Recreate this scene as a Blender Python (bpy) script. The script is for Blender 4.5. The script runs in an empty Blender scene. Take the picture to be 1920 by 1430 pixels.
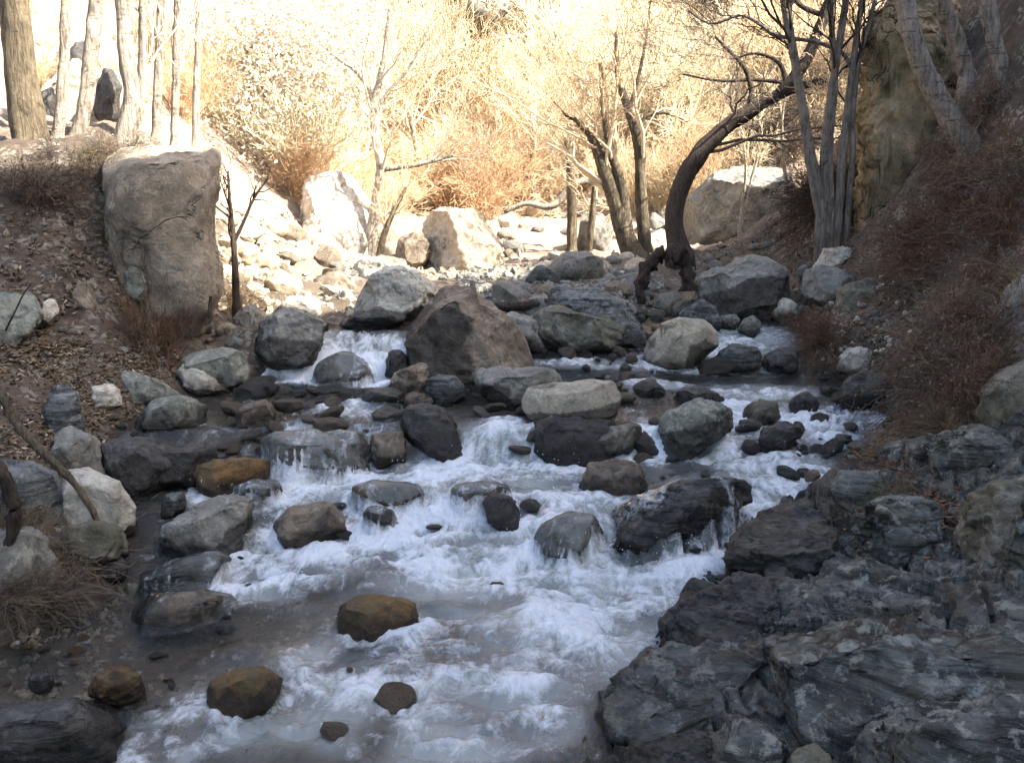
import bpy, bmesh, math, random
import numpy as np
from mathutils import Vector
S = bpy.context.scene
COL = S.collection
RNG = np.random.default_rng(11)

# ------------------------------------------------------------------ noise
_perm = np.random.default_rng(5).permutation(512)
_perm = np.concatenate([_perm, _perm])
_g = np.random.default_rng(6).normal(size=(512, 3)); _g /= np.linalg.norm(_g, axis=1)[:, None]
def pn(p):
    p = np.asarray(p, float)
    i = np.floor(p).astype(int); f = p - i
    u = f*f*f*(f*(f*6-15)+10)
    r = np.zeros(len(p))
    for a in (0, 1):
        wa = u[:, 0] if a else 1-u[:, 0]
        for b in (0, 1):
            wb = u[:, 1] if b else 1-u[:, 1]
            for c in (0, 1):
                wc = u[:, 2] if c else 1-u[:, 2]
                h = _perm[(_perm[(_perm[(i[:, 0]+a) & 511]+i[:, 1]+b) & 511]+i[:, 2]+c) & 511]
                g = _g[h]
                r += wa*wb*wc*(g[:, 0]*(f[:, 0]-a)+g[:, 1]*(f[:, 1]-b)+g[:, 2]*(f[:, 2]-c))
    return r*1.5
def fbm(p, o=4, lac=2.05, gain=.5):
    p = np.asarray(p, float); r = np.zeros(len(p)); a = 1.
    for k in range(o):
        r += a*pn(p+17.3*k); p = p*lac; a *= gain
    return r
def ss(a, b, x):
    t = np.clip((np.asarray(x, float)-a)/(b-a), 0, 1); return t*t*(3-2*t)
def xyz(x, y, z=0.):
    return np.stack([np.broadcast_to(v, np.shape(x)).astype(float).ravel() for v in (x, y, z)], 1)

# ------------------------------------------------------------------ camera geometry
FPX, CX, CY, PITCH, CAMH = 1663., 960., 715., math.radians(9.), 1.6
CP, SP = math.cos(PITCH), math.sin(PITCH)
CAM = np.array([0, 0, CAMH])
def ray(px, py):
    cx = (np.asarray(px, float)-CX)/FPX; cy = (CY-np.asarray(py, float))/FPX
    return np.stack([cx+0*cy, CP+SP*cy+0*cx, -SP+CP*cy+0*cx], -1)
def at(px, py, Y):
    r = ray(px, py); return CAM + r*(np.asarray(Y, float)/r[..., 1])[..., None]
def proj(P):
    d = np.asarray(P, float)-CAM
    f = d[..., 1]*CP-d[..., 2]*SP; u = d[..., 1]*SP+d[..., 2]*CP
    return CX+FPX*d[..., 0]/f, CY-FPX*u/f

# ------------------------------------------------------------------ mesh helpers
def mk(name, V, F, mat=None, parent=None, smooth=True, attrs=None, loc=None):
    me = bpy.data.meshes.new(name)
    V = np.ascontiguousarray(V, np.float32)
    if not isinstance(F, list): F = [F]
    F = [np.asarray(f, np.int32) for f in F if len(f)]
    me.vertices.add(len(V)); me.vertices.foreach_set('co', V.ravel())
    nl = sum(f.size for f in F); nf = sum(len(f) for f in F)
    me.loops.add(nl); me.loops.foreach_set('vertex_index', np.concatenate([f.ravel() for f in F]))
    tot = np.concatenate([np.full(len(f), f.shape[1], np.int32) for f in F])
    st = np.concatenate([[0], np.cumsum(tot)[:-1]]).astype(np.int32)
    me.polygons.add(nf); me.polygons.foreach_set('loop_start', st)
    me.polygons.foreach_set('use_smooth', np.full(nf, bool(smooth)))
    for k, v in (attrs or {}).items():
        a = me.attributes.new(k, 'FLOAT', 'POINT'); a.data.foreach_set('value', np.ascontiguousarray(v, np.float32))
    me.update(calc_edges=True); me.validate()
    if mat: me.materials.append(mat)
    o = bpy.data.objects.new(name, me); COL.objects.link(o)
    if loc is not None: o.location = [float(v) for v in loc]
    if parent: o.parent = parent
    return o
def tag(o, label=None, cat=None, group=None, kind=None):
    if label: o['label'] = label
    if cat: o['category'] = cat
    if group: o['group'] = group
    if kind: o['kind'] = kind
    return o
def empty(name, loc):
    o = bpy.data.objects.new(name, None); COL.objects.link(o); o.location = [float(v) for v in loc]
    o.empty_display_size = .1; return o
def copy_tree(o, loc, rz=0., sc=1., parent=None):
    c = o.copy(); COL.objects.link(c)
    if parent is None:
        c.location = [float(v) for v in loc]; c.rotation_euler = (0, 0, rz)
        c.scale = (sc, sc, sc) if np.isscalar(sc) else sc
    else: c.parent = parent
    for ch in list(o.children): copy_tree(ch, None, parent=c)
    return c
_ico = {}
def ico(n):
    if n not in _ico:
        bm = bmesh.new(); bmesh.ops.create_icosphere(bm, subdivisions=n, radius=1)
        _ico[n] = (np.array([v.co[:] for v in bm.verts]), np.array([[v.index for v in f.verts] for f in bm.faces])); bm.free()
    return _ico[n]
def vnormals(V, F):
    n = np.cross(V[F[:, 1]]-V[F[:, 0]], V[F[:, 2]]-V[F[:, 0]]); N = np.zeros_like(V)
    for k in range(3):
        for c in range(3): N[:, c] += np.bincount(F[:, k], n[:, c], len(V))
    return N/(np.linalg.norm(N, axis=1)[:, None]+1e-12)
def catmull(P, R, n):
    """resample a polyline and its radii smoothly to n points"""
    P = np.asarray(P, float); R = np.asarray(R, float)
    t = np.concatenate([[0], np.cumsum(np.linalg.norm(np.diff(P, axis=0), axis=1))]); t /= t[-1]
    m = np.gradient(P, t, axis=0) if len(P) > 2 else np.repeat((P[1:]-P[:1]), len(P), 0)
    s = np.linspace(0, 1, n); k = np.clip(np.searchsorted(t, s, 'right')-1, 0, len(t)-2)
    h = (t[k+1]-t[k]); x = (s-t[k])/h
    a, b, c, d = 2*x**3-3*x**2+1, x**3-2*x**2+x, -2*x**3+3*x**2, x**3-x**2
    Q = a[:, None]*P[k]+(b*h)[:, None]*m[k]+c[:, None]*P[k+1]+(d*h)[:, None]*m[k+1]
    return Q, np.interp(s, t, R)
def tubes(P, R, k=3, bump=0., cap=True):
    """P (M,n,3), R (M,n) -> verts, quads for M tubes"""
    P = np.asarray(P, float); R = np.asarray(R, float); M, n, _ = P.shape
    T = np.gradient(P, axis=1); T /= np.linalg.norm(T, axis=2)[..., None]+1e-9
    ref = np.where(np.abs(T[:, :1, 2:3]) > .8, np.array([1., 0, 0]), np.array([0, 0, 1.]))
    A = np.cross(T, ref); A /= np.linalg.norm(A, axis=2)[..., None]+1e-9
    B = np.cross(T, A)
    th = np.arange(k)*2*np.pi/k
    RR = np.repeat(R[..., None], k, 2)
    V = P[:, :, None]+RR[..., None]*(np.cos(th)[:, None]*A[:, :, None]+np.sin(th)[:, None]*B[:, :, None])
    if bump:
        q = V.reshape(-1, 3); rr = RR.ravel()
        nz = fbm(q*np.array([1, 1, .35])/(R.max()*.7), 3)
        off = (V-P[:, :, None]).reshape(-1, 3)
        V = (q+off*(bump*nz)[:, None]).reshape(V.shape)
    b = (np.arange(M)*n*k)[:, None, None]; i = (np.arange(n-1)*k)[None, :, None]; j = np.arange(k)[None, None, :]; j2 = (j+1) % k
    F = np.stack([b+i+j, b+i+j2, b+i+k+j2, b+i+k+j], -1).reshape(-1, 4)
    Fs = [F]
    if cap and k > 3:
        Fs.append(((np.arange(M)*n*k)[:, None]+np.arange(k)[None])[:, ::-1]); Fs.append(((np.arange(M)*n*k+(n-1)*k)[:, None]+np.arange(k)[None]))
    return V.reshape(-1, 3), Fs
def join(parts):
    V = []; Q = {}; o = 0
    for v, fs in parts:
        for f in (fs if isinstance(fs, list) else [fs]):
            if len(f): Q.setdefault(np.asarray(f).shape[1], []).append(np.asarray(f)+o)
        V.append(v); o += len(v)
    return np.concatenate(V), [np.concatenate(q) for q in Q.values()]

# ------------------------------------------------------------------ materials
class NB:
    def __init__(s, name):
        s.m = bpy.data.materials.new(name); s.m.use_nodes = True; s.t = s.m.node_tree; s.t.nodes.clear()
        s.out = s.n('ShaderNodeOutputMaterial')
    def n(s, ty, **kw):
        x = s.t.nodes.new(ty)
        for k, v in kw.items(): setattr(x, k, v)
        return x
    def l(s, a, b): s.t.links.new(a, b)
    def set(s, sock, v):
        if hasattr(v, 'is_output') or isinstance(v, bpy.types.NodeSocket): s.l(v, sock)
        elif isinstance(v, (tuple, list)) and len(v) == 3 and sock.type == 'RGBA': sock.default_value = (*v, 1)
        else: sock.default_value = v
    def coord(s, rnd=True):
        tc = s.n('ShaderNodeTexCoord').outputs['Object']
        if not rnd: return tc
        oi = s.n('ShaderNodeObjectInfo'); mu = s.n('ShaderNodeMath', operation='MULTIPLY'); s.l(oi.outputs['Random'], mu.inputs[0]); mu.inputs[1].default_value = 37.
        va = s.n('ShaderNodeVectorMath', operation='ADD'); s.l(tc, va.inputs[0]); s.l(mu.outputs[0], va.inputs[1]); return va.outputs[0]
    def noise(s, co, sc, det=5, rough=.55, dist=0., out='Fac', scale=None):
        x = s.n('ShaderNodeTexNoise'); x.inputs['Scale'].default_value = sc; x.inputs['Detail'].default_value = det
        x.inputs['Roughness'].default_value = rough; x.inputs['Distortion'].default_value = dist
        if scale:
            mp = s.n('ShaderNodeMapping'); mp.inputs['Scale'].default_value = scale; s.l(co, mp.inputs['Vector']); co = mp.outputs[0]
        s.l(co, x.inputs['Vector']); return x.outputs[out]
    def ramp(s, f, stops, mode='LINEAR'):
        r = s.n('ShaderNodeValToRGB'); r.color_ramp.interpolation = mode; e = r.color_ramp.elements
        while len(e) < len(stops): e.new(.5)
        for q, (p, c) in zip(e, stops):
            q.position = p; q.color = (*c, 1) if isinstance(c, (tuple, list)) else (c, c, c, 1)
        s.l(f, r.inputs[0]); return r.outputs[0]
    def mix(s, f, a, b, blend='MIX'):
        x = s.n('ShaderNodeMix', data_type='RGBA', blend_type=blend)
        s.set(x.inputs[0], f); s.set(x.inputs[6], a); s.set(x.inputs[7], b); return x.outputs[2]
    def math(s, op, a, b=0., clamp=False):
        x = s.n('ShaderNodeMath', operation=op); x.use_clamp = clamp; s.set(x.inputs[0], a); s.set(x.inputs[1], b); return x.outputs[0]
    def attr(s, k): return s.n('ShaderNodeAttribute', attribute_name=k).outputs['Fac']
    def bump(s, h, st, dist=.01):
        x = s.n('ShaderNodeBump'); x.inputs['Strength'].default_value = st; x.inputs['Distance'].default_value = dist; s.l(h, x.inputs['Height']); return x.outputs[0]
    def bsdf(s, col, rough=.8, normal=None, spec=.3):
        b = s.n('ShaderNodeBsdfPrincipled'); s.set(b.inputs['Base Color'], col); s.set(b.inputs['Roughness'], rough); b.inputs['Specular IOR Level'].default_value = spec
        if normal: s.l(normal, b.inputs['Normal'])
        s.l(b.outputs[0], s.out.inputs[0]); return b

def rock_mat(name, c1, c2, lich=(.33, .34, .30), lamt=.45, moss=None, mamt=0., strata=0., sc=1., dark=(.02, .018, .016), olive=0., crack=0.):
    wm = lambda c: (c[0]*1.08, c[1], c[2]*.9)
    c1, c2, lich = wm(c1), wm(c2), wm(lich)
    n = NB(name); co = n.coord()
    a = n.noise(co, 3.2*sc, 6, .62, .6); base = n.ramp(a, [(.28, c2), (.5, c1), (.72, tuple(min(1, 1.35*v) for v in c1))])
    if strata:
        s = n.noise(co, 5*sc, 5, .6, .3, scale=(.6, .6, 7.)); base = n.mix(n.ramp(s, [(.38, 1.), (.55, 0.)]), base, tuple(.45*v for v in c2))
    f = n.noise(co, 26*sc, 6, .7); base = n.mix(.75, base, n.ramp(f, [(.3, .45), (.7, 1.0)]), 'MULTIPLY')
    li = n.noise(co, 11*sc, 9, .78, .5); base = n.mix(n.math('MULTIPLY', n.ramp(li, [(.53, 0.), (.58, 1.)]), lamt), base, lich)
    dk = n.noise(co, 6*sc, 8, .7, 1.2); base = n.mix(n.math('MULTIPLY', n.ramp(dk, [(.36, 1.), (.45, 0.)]), .8), base, tuple(.3*v for v in c2))
    if olive: base = n.mix(n.math('MULTIPLY', n.ramp(n.noise(co, 2.6*sc, 8, .7, .6), [(.48, 0.), (.6, 1.)]), olive), base, (.105, .088, .052))
    if moss:
        mo = n.noise(co, 4*sc, 7, .7, .5); base = n.mix(n.math('MULTIPLY', n.ramp(mo, [(.5-.25*mamt, 0.), (.62-.25*mamt, 1.)]), min(1, .5+mamt*.5)), base, moss)
    ck = None
    if crack:
        dm = n.n('ShaderNodeVectorMath', operation='ADD'); n.l(co, dm.inputs[0]); nn = n.n('ShaderNodeVectorMath', operation='SCALE'); n.l(n.noise(co, 2.5*sc, 5, .6, out='Color'), nn.inputs[0]); nn.inputs['Scale'].default_value = .7/sc; n.l(nn.outputs[0], dm.inputs[1])
        vo = n.n('ShaderNodeTexVoronoi', feature='DISTANCE_TO_EDGE'); vo.inputs['Scale'].default_value = 2.2*sc; n.l(dm.outputs[0], vo.inputs['Vector'])
        gate = n.ramp(n.noise(co, 3*sc, 4), [(.42, 1.), (.6, 0.)]); ck = n.math('MULTIPLY', n.ramp(vo.outputs['Distance'], [(0., 1.), (.014, 0.)]), n.math('MULTIPLY', gate, crack))
        base = n.mix(ck, base, (.02, .016, .012))
    wet = n.attr('wet'); base = n.mix(wet, base, n.mix(.25, n.mix(1., base, (.22, .205, .20), 'MULTIPLY'), dark))  # wet also carries the shade painted on rock undersides
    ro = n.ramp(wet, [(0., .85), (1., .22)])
    h = n.math('ADD', n.math('MULTIPLY', n.noise(co, 14*sc, 8, .7, .4), .7), n.math('MULTIPLY', n.noise(co, 60*sc, 5, .7), .3))
    if strata: h = n.math('ADD', h, n.math('MULTIPLY', n.noise(co, 6*sc, 6, .65, .4, scale=(.7, .7, 8.)), strata))
    if ck: h = n.math('SUBTRACT', h, n.math('MULTIPLY', ck, 1.2))
    n.bsdf(base, ro, n.bump(h, .9, .04/sc)); return n.m
def bark_mat(name, c1, c2, sc=1., bands=0.):
    n = NB(name); co = n.coord()
    a = n.noise(co, 26*sc, 7, .7, .5, scale=(1.8, 1.8, .28)); base = n.ramp(a, [(.36, c2), (.5, tuple(.6*x+.4*y for x, y in zip(c1, c2))), (.64, c1)])
    p = n.noise(co, 5*sc, 8, .75); base = n.mix(n.ramp(p, [(.5, 0.), (.62, .6)]), base, tuple(1.3*v for v in c1))
    base = n.mix(n.ramp(n.noise(co, 7*sc, 7, .75, 1.), [(.34, .85), (.44, 0.)]), base, tuple(.5*v for v in c2))
    if bands: base = n.mix(n.ramp(n.noise(co, 16, 5, .7, scale=(.5, .5, 2.6)), [(.34, bands), (.44, 0.)]), base, tuple(.4*v for v in c2))
    n.bsdf(base, .9, n.bump(a, 1., .05)); return n.m
def plain(name, c1, c2, sc=3., rough=.85, trans=0.):
    n = NB(name); co = n.coord(); base = n.ramp(n.noise(co, sc, 4), [(.3, c2), (.7, c1)])
    oi = n.n('ShaderNodeObjectInfo'); base = n.mix(1., base, n.ramp(oi.outputs['Random'], [(0., .75), (1., 1.12)]), 'MULTIPLY')
    b = n.bsdf(base, rough, spec=.15); return n.m
# ------------------------------------------------------------------ stream level and ground
PL = np.array([(-8, -.35), (0, -.16), (2.6, -.05), (3.4, -.005), (3.85, .04), (4.30, .143), (4.55, .255), (5.08, .315), (5.14, .33), (5.26, .485), (6.2, .60), (6.28, .62), (6.40, .78), (6.44, .80), (6.56, .93), (7.4, 1.0), (9, 1.13), (30, 2.0)])
PR = np.array([(-8, -.35), (0, -.16), (2.6, -.06), (3.4, -.005), (4.0, .113), (4.4, .25), (5.0, .386), (5.7, .54), (6.35, .64), (6.5, .68), (7.2, .86), (9, 1.13), (30, 2.0)])
DOMES = []      # (x, y, rx, ry, h) swells where the water slides over a boulder
def W(x, y):
    x = np.asarray(x, float); y = np.asarray(y, float)
    yy = y+.10*np.sin(x*2.3+.6)*ss(3.6, 4.6, y)*ss(9, 7, y)
    q = x/np.maximum(y, .5); u = ss(5.6, 5.95, y); m = ss(.10, .27, q)*(1-u)+ss(-.10, .0, q)*u
    z = (1-m)*np.interp(yy, PL[:, 0], PL[:, 1])+m*np.interp(yy, PR[:, 0], PR[:, 1])
    for (a, b, rx, ry, h) in DOMES: z = z+h*np.exp(-((x-a)/rx)**2-((y-b)/ry)**2)
    return z
YS = np.geomspace(1.3, 60, 700)
def hit(px, py, fn):
    px = np.atleast_1d(np.asarray(px, float)); py = np.atleast_1d(np.asarray(py, float)); out = []
    for a, b in zip(px, py):
        P = at(np.full(len(YS), a), np.full(len(YS), b), YS); d = P[:, 2]-fn(P[:, 0], P[:, 1])
        k = np.argmax(d < 0) if (d < 0).any() else len(YS)-1
        k = max(k, 1); t = d[k-1]/(d[k-1]-d[k]+1e-9); out.append(P[k-1]+(P[k]-P[k-1])*np.clip(t, 0, 1))
    return np.array(out)
LB = [(-330, 1430), (-300, 1330), (-180, 1240), (40, 1195), (190, 1140), (235, 1070), (262, 1000), (258, 930), (225, 880), (215, 812), (250, 792), (400, 742), (470, 716), (480, 695), (545, 640), (575, 612)]
RB = [(1050, 1430), (1085, 1330), (1175, 1225), (1255, 1115), (1325, 1045), (1400, 985), (1475, 925), (1545, 878), (1610, 825), (1660, 785), (1650, 745), (1600, 718), (1530, 690), (1490, 655), (1490, 600)]
lb = hit(*np.array(LB).T, W); rb = hit(*np.array(RB).T, W)
lb = lb[np.argsort(lb[:, 1])]; rb = rb[np.argsort(rb[:, 1])]
lx = np.vstack([[-1.1, -8], [-1.0, 1.0], lb[:, :2], [-1.25, 6.8], [-.45, 7.15], [1.0, 7.5], [1.55, 9.], [.1, 12], [.1, 60]])
rx_ = np.vstack([[.5, -8], [.22, 1.2], rb[:, :2], [2.6, 8.4], [1.8, 9.6], [.4, 12], [.4, 60]])
def XL(y): return np.interp(y, lx[:, 1], lx[:, 0])
def XR(y): return np.interp(y, rx_[:, 1], rx_[:, 0])

GP = [  # pixel, pixel, distance: points of the banks and slopes
 (0, 1240, 3.15), (0, 1120, 3.4), (150, 1060, 3.8), (0, 1000, 3.75), (100, 900, 4.3), (0, 860, 4.2), (180, 820, 4.9), (0, 700, 4.9), (120, 700, 5.2), (220, 760, 5.3),
 (0, 560, 5.4), (120, 560, 5.7), (220, 640, 5.7), (320, 690, 6.0), (0, 430, 5.9), (100, 400, 6.1), (0, 300, 6.4), (110, 290, 6.6), (200, 480, 6.2), (250, 330, 6.8), (330, 600, 6.4), (390, 640, 6.35),
 (60, 262, 7.2), (200, 262, 7.4), (300, 265, 7.8), (420, 590, 7.2), (520, 560, 7.6), (470, 470, 8.6), (560, 470, 9.5), (420, 380, 9.6), (380, 300, 10.5), (150, 240, 9), (40, 200, 9.5), (250, 150, 11.5), (100, 80, 12), (60, 0, 13.5), (300, 0, 15),
 (500, 300, 13), (600, 505, 9.2), (660, 470, 11.3), (720, 492, 11.0), (800, 505, 10.4), (900, 505, 10.6), (1000, 500, 11), (900, 470, 12.5), (1000, 430, 15), (850, 420, 15.5), (970, 395, 18), (1100, 480, 11.6), (1180, 482, 11.2), (1280, 478, 10.4), (1250, 500, 9.8),
 (700, 380, 16), (850, 330, 20), (1000, 330, 20.5), (600, 300, 17), (450, 160, 17), (420, 0, 19), (700, 150, 24), (900, 150, 26), (1100, 150, 26), (1300, 150, 26), (700, 0, 28), (900, 0, 32), (1100, 0, 30), (1300, 0, 30), (1150, 330, 20),
 (1350, 440, 15.5), (1430, 428, 15), (1380, 350, 18), (1480, 330, 18), (1500, 200, 22), (1500, 0, 26), (1330, 470, 11.5),
 (1420, 470, 9.8), (1380, 530, 8.9), (1500, 430, 9.6), (1550, 405, 8.9), (1620, 410, 8.6), (1500, 515, 8.1), (1600, 600, 6.7), (1560, 640, 6.5), (1620, 690, 5.85), (1700, 640, 5.7), (1700, 500, 6.8), (1780, 420, 6.9), (1900, 300, 6.3), (1900, 500, 5.3), (1800, 600, 5.3), (1900, 700, 4.3), (1740, 760, 4.9), (1700, 800, 4.6),
 (1900, 100, 6.9), (1920, -60, 7.4), (1740, 250, 8.2), (1720, 0, 9.3), (1640, 830, 4.65), (1800, 860, 3.9), (1700, 960, 3.7), (1900, 900, 3.4), (1600, 900, 4.1), (1560, 1000, 3.7), (1900, 1080, 2.8), (1750, 1080, 3.1), (1600, 1150, 3.0), (1450, 1050, 3.65), (1380, 1200, 3.05), (1500, 1280, 2.65), (1900, 1250, 2.4), (1700, 1250, 2.6), (1250, 1350, 2.78), (1400, 1410, 2.45), (1900, 1420, 2.05), (1650, 1420, 2.2)]
_gq = np.array(GP, float); gp = at(_gq[:, 0], _gq[:, 1], _gq[:, 2])
GW = [(-10, -6, 5), (-8, 0, 4), (-7.5, 4, 4), (-3.2, 2, 1.5), (-2.6, .5, 1.0), (-2.8, -5, 1.0), (-5, 1, 2.5), (-10, 9, 4.5), (-14, 16, 9), (-14, 4, 7), (-22, 30, 20), (-16, -8, 9),
 (1.6, 1.2, .25), (2.4, 0, .8), (2.4, -5, .8), (3.6, 2, 1.9), (3.7, -2, 2.0), (5.2, 4.5, 3.6), (6, 2, 5.5), (6, -5, 5.5), (6.2, 7, 5.2), (6.4, 10, 4.4), (6, 13, 3.0), (6.5, 17, 3.1),
 (10, -8, 17), (10, 0, 16), (10, 1, 15.5), (10, 1.9, 14.0), (10, 2.7, 12.2), (10, 3.4, 11.6), (10, 5.7, 10.6), (10, 7.7, 9.8), (10, 8.9, 9.2), (10, 12.5, 8.0), (10, 15, 7.), (10, 20, 5.8), (14, 3, 13.2), (14, 7, 11.5), (16, 0, 17.5), (16, -8, 20), (16, 8, 12), (16, 16, 8.5), (14, 25, 9.), (20, 35, 17),  # ridge out of view, crest heights shaped to place its shadow edge
 (0, 40, 21), (-10, 40, 23), (10, 40, 21), (0, 55, 40), (-20, 55, 43), (22, 55, 41), (-30, 10, 20), (-30, -8, 20), (30, -8, 24), (30, 20, 18), (0, -7.9, -.3)]  # far slope above the frame, raised for warm bounce light
ey = np.concatenate([np.array([-7, -4, -1.5, .5]), np.arange(1.8, 9.3, .42)])
edge = np.concatenate([xyz(XL(ey)-.04, ey, W(XL(ey), ey)+.035), xyz(XR(ey)+.04, ey, W(XR(ey), ey)+.035)])
CPT = np.concatenate([gp, np.array(GW, float), edge])
def _U(r2): return np.where(r2 < 1e-9, 0, r2*np.log(r2+1e-12))
_n = len(CPT); _K = _U(((CPT[:, None, :2]-CPT[None, :, :2])**2).sum(2))+np.eye(_n)*.02
_Pm = np.hstack([np.ones((_n, 1)), CPT[:, :2]]); _A = np.block([[_K, _Pm], [_Pm.T, np.zeros((3, 3))]])
_w = np.linalg.solve(_A, np.concatenate([CPT[:, 2], np.zeros(3)]))
def TPS(x, y):
    x = np.asarray(x, float); y = np.asarray(y, float); sh = x.shape; x = x.ravel(); y = y.ravel(); out = np.empty(len(x))
    for s in range(0, len(x), 20000):
        a = x[s:s+20000]; b = y[s:s+20000]
        out[s:s+20000] = _U((a[:, None]-CPT[:, 0])**2+(b[:, None]-CPT[:, 1])**2) @ _w[:_n]+_w[_n]+_w[_n+1]*a+_w[_n+2]*b
    return out.reshape(sh)
def chan(x, y):
    """metres inside the stream's edge (negative outside)"""
    return np.minimum(x-XL(y), XR(y)-x)
def G(x, y):
    x = np.asarray(x, float); y = np.asarray(y, float)
    s = chan(x, y); w = W(x, y); b = TPS(x, y)
    up = ss(8.0, 9.4, y)                                    # upstream the channel fills with boulders
    ins = (w-.05-.13*ss(0, .5, s))*(1-up)+b*up
    k = ss(-.12, .16, s)
    out = np.maximum(b, w+.015)*(1-k)+ins*k
    return np.where(s < -.6, b, out)
def SURF(x, y): return np.where(chan(np.asarray(x, float), np.asarray(y, float)) > 0, np.maximum(G(x, y), W(x, y)), G(x, y))
def ground_at(px, py): return hit(px, py, SURF)[0]

for (px, py, rx, ry, h) in [(590, 835, .22, .12, .07), (900, 918, .16, .10, .08), (1060, 995, .17, .12, .07), (1320, 905, .2, .12, .05), (700, 1098, .20, .12, .06), (740, 918, .2, .1, .04), (560, 985, .2, .1, .04), (1290, 1060, .2, .14, .05), (1000, 1170, .3, .2, .03), (455, 1232, .17, .11, .05)]:
    p = hit(px, py, W)[0]; DOMES.append((p[0], p[1], rx, ry, h))

# ---- foam: where the water breaks (world spots)
FOAM = [(620, 665, 55, 32, 1), (725, 665, 45, 32, .9), (540, 706, 100, 16, 1.1), (690, 714, 90, 10, .8), (690, 765, 80, 13, .75), (540, 882, 42, 32, .95), (570, 918, 70, 22, .95), (400, 931, 60, 13, .9),
 (800, 888, 190, 24, .95), (970, 868, 150, 22, 1), (940, 818, 75, 40, .55), (1060, 862, 60, 16, .8), (830, 965, 120, 38, 1), (900, 990, 90, 22, 1), (1050, 940, 90, 35, .6), (700, 1008, 160, 26, .95), (560, 1060, 140, 42, .9), (900, 1055, 270, 50, .8), (1130, 1045, 130, 45, .8), (1195, 1075, 70, 42, 1),
 (1330, 1000, 60, 45, 1.1), (1270, 1050, 66, 52, 1.1), (1410, 945, 55, 38, .95), (1500, 895, 70, 35, .8), (1460, 935, 70, 35, .85), (1120, 1150, 130, 52, .95), (1060, 1230, 120, 40, .65), (950, 1260, 130, 60, .75), (830, 1200, 150, 60, .55), (700, 1245, 130, 58, .8), (620, 1300, 110, 60, .65), (400, 1345, 110, 45, .6), (300, 1390, 90, 45, .6), (800, 1350, 210, 70, .6), (1000, 1340, 90, 55, .6),
 (1400, 630, 70, 22, .9), (1300, 682, 90, 11, .95), (1350, 662, 40, 18, .9), (1140, 682, 130, 10, .3), (1385, 768, 45, 30, .6), (1520, 790, 120, 24, .85), (1570, 815, 60, 25, .75), (1430, 735, 90, 12, .55), (1230, 722, 90, 8, .3), (1330, 835, 70, 30, .5), (1380, 858, 55, 40, .45), (1220, 825, 22, 42, .65), (480, 1090, 70, 28, .6), (700, 880, 80, 20, .5), (660, 840, 60, 30, .25)]
fp = hit([f[0] for f in FOAM], [f[1] for f in FOAM], W); FW = []
for f, p in zip(FOAM, fp):
    q = hit([f[0], f[0]], [f[1]-f[3], f[1]+f[3]], W)
    FW.append((p[0], p[1], max(.05, f[2]/FPX*p[1]), max(.05, abs(q[0, 1]-q[1, 1])/2), f[4]))
def foam_at(x, y):
    f = np.zeros(np.shape(x))
    for (a, b, rx, ry, am) in FW: f = np.maximum(f, am*np.exp(-(((x-a)/rx)**2+((y-b)/ry)**2)**1.3))+.12*am*np.exp(-((x-a)/(1.8*rx))**2-((y-b)/(1.8*ry))**2)
    return np.clip(f, 0, 1.2)

# ---- ground sheet
def soil_mat():
    n = NB('ground_soil'); co = n.coord(False)
    a = n.noise(co, 2.2, 8, .65); base = n.ramp(a, [(.3, (.05, .036, .025)), (.5, (.105, .078, .055)), (.72, (.17, .135, .10))])
    f = n.noise(co, 22, 8, .75); base = n.mix(.8, base, n.ramp(f, [(.3, .4), (.7, 1.1)]), 'MULTIPLY')
    v = n.n('ShaderNodeTexVoronoi'); v.inputs['Scale'].default_value = 38; v.inputs['Randomness'].default_value = 1; n.l(co, v.inputs['Vector'])
    st = n.ramp(v.outputs['Color'], [(.45, (.07, .055, .04)), (.62, (.2, .17, .13)), (.9, (.33, .31, .27))]); k = n.ramp(n.noise(co, 5, 5), [(.45, 0.), (.62, .75)])
    base = n.mix(k, base, st)
    # stone of the bedrock shelf and of the stream bed
    s1 = n.noise(co, 5, 8, .7, .6); sl = n.ramp(s1, [(.3, (.035, .038, .04)), (.5, (.105, .115, .118)), (.72, (.2, .215, .21))])
    s2 = n.noise(co, 7, 6, .65, .5, scale=(.5, .8, 6.)); sl = n.mix(n.ramp(s2, [(.4, .8), (.55, 0.)]), sl, (.03, .028, .028))
    base = n.mix(n.attr('stone'), base, sl)
    bd = n.ramp(n.noise(co, 6, 8, .7, .4), [(.3, (.06, .047, .033)), (.5, (.20, .155, .105)), (.7, (.34, .275, .2))])
    base = n.mix(n.attr('bed'), base, bd)
    hl = n.ramp(n.noise(co, .8, 8, .7), [(.3, (.17, .12, .085)), (.55, (.36, .28, .21)), (.75, (.5, .43, .35))])
    base = n.mix(n.attr('hill'), base, hl)
    wet = n.attr('wet'); base = n.mix(wet, base, n.mix(1., base, (.4, .38, .38), 'MULTIPLY'))
    h = n.math('ADD', n.math('MULTIPLY', f, .6), n.math('MULTIPLY', n.noise(co, 70, 6, .75), .3)); h = n.math('ADD', h, n.math('MULTIPLY', s2, .5))
    n.bsdf(base, n.ramp(wet, [(0., .95), (1., .3)]), n.bump(h, .9, .04)); return n.m
M_SOIL = soil_mat()
def ledge(x, y, z):
    """stepped bedding of the slate shelf"""
    q = fbm(xyz(x*1.6, y*1.6, z*1.5+3), 4)
    c = (z+.22*x+.10*y)/.055+q*1.6; k = np.floor(c); f = c-k
    st = np.sin(k*12.9898)*43758.5453; st = st-np.floor(st); st2 = np.sin((k+1)*12.9898)*43758.5453; st2 = st2-np.floor(st2)
    return (st+(st2-st)*ss(.75, 1, f)-.5)
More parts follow.
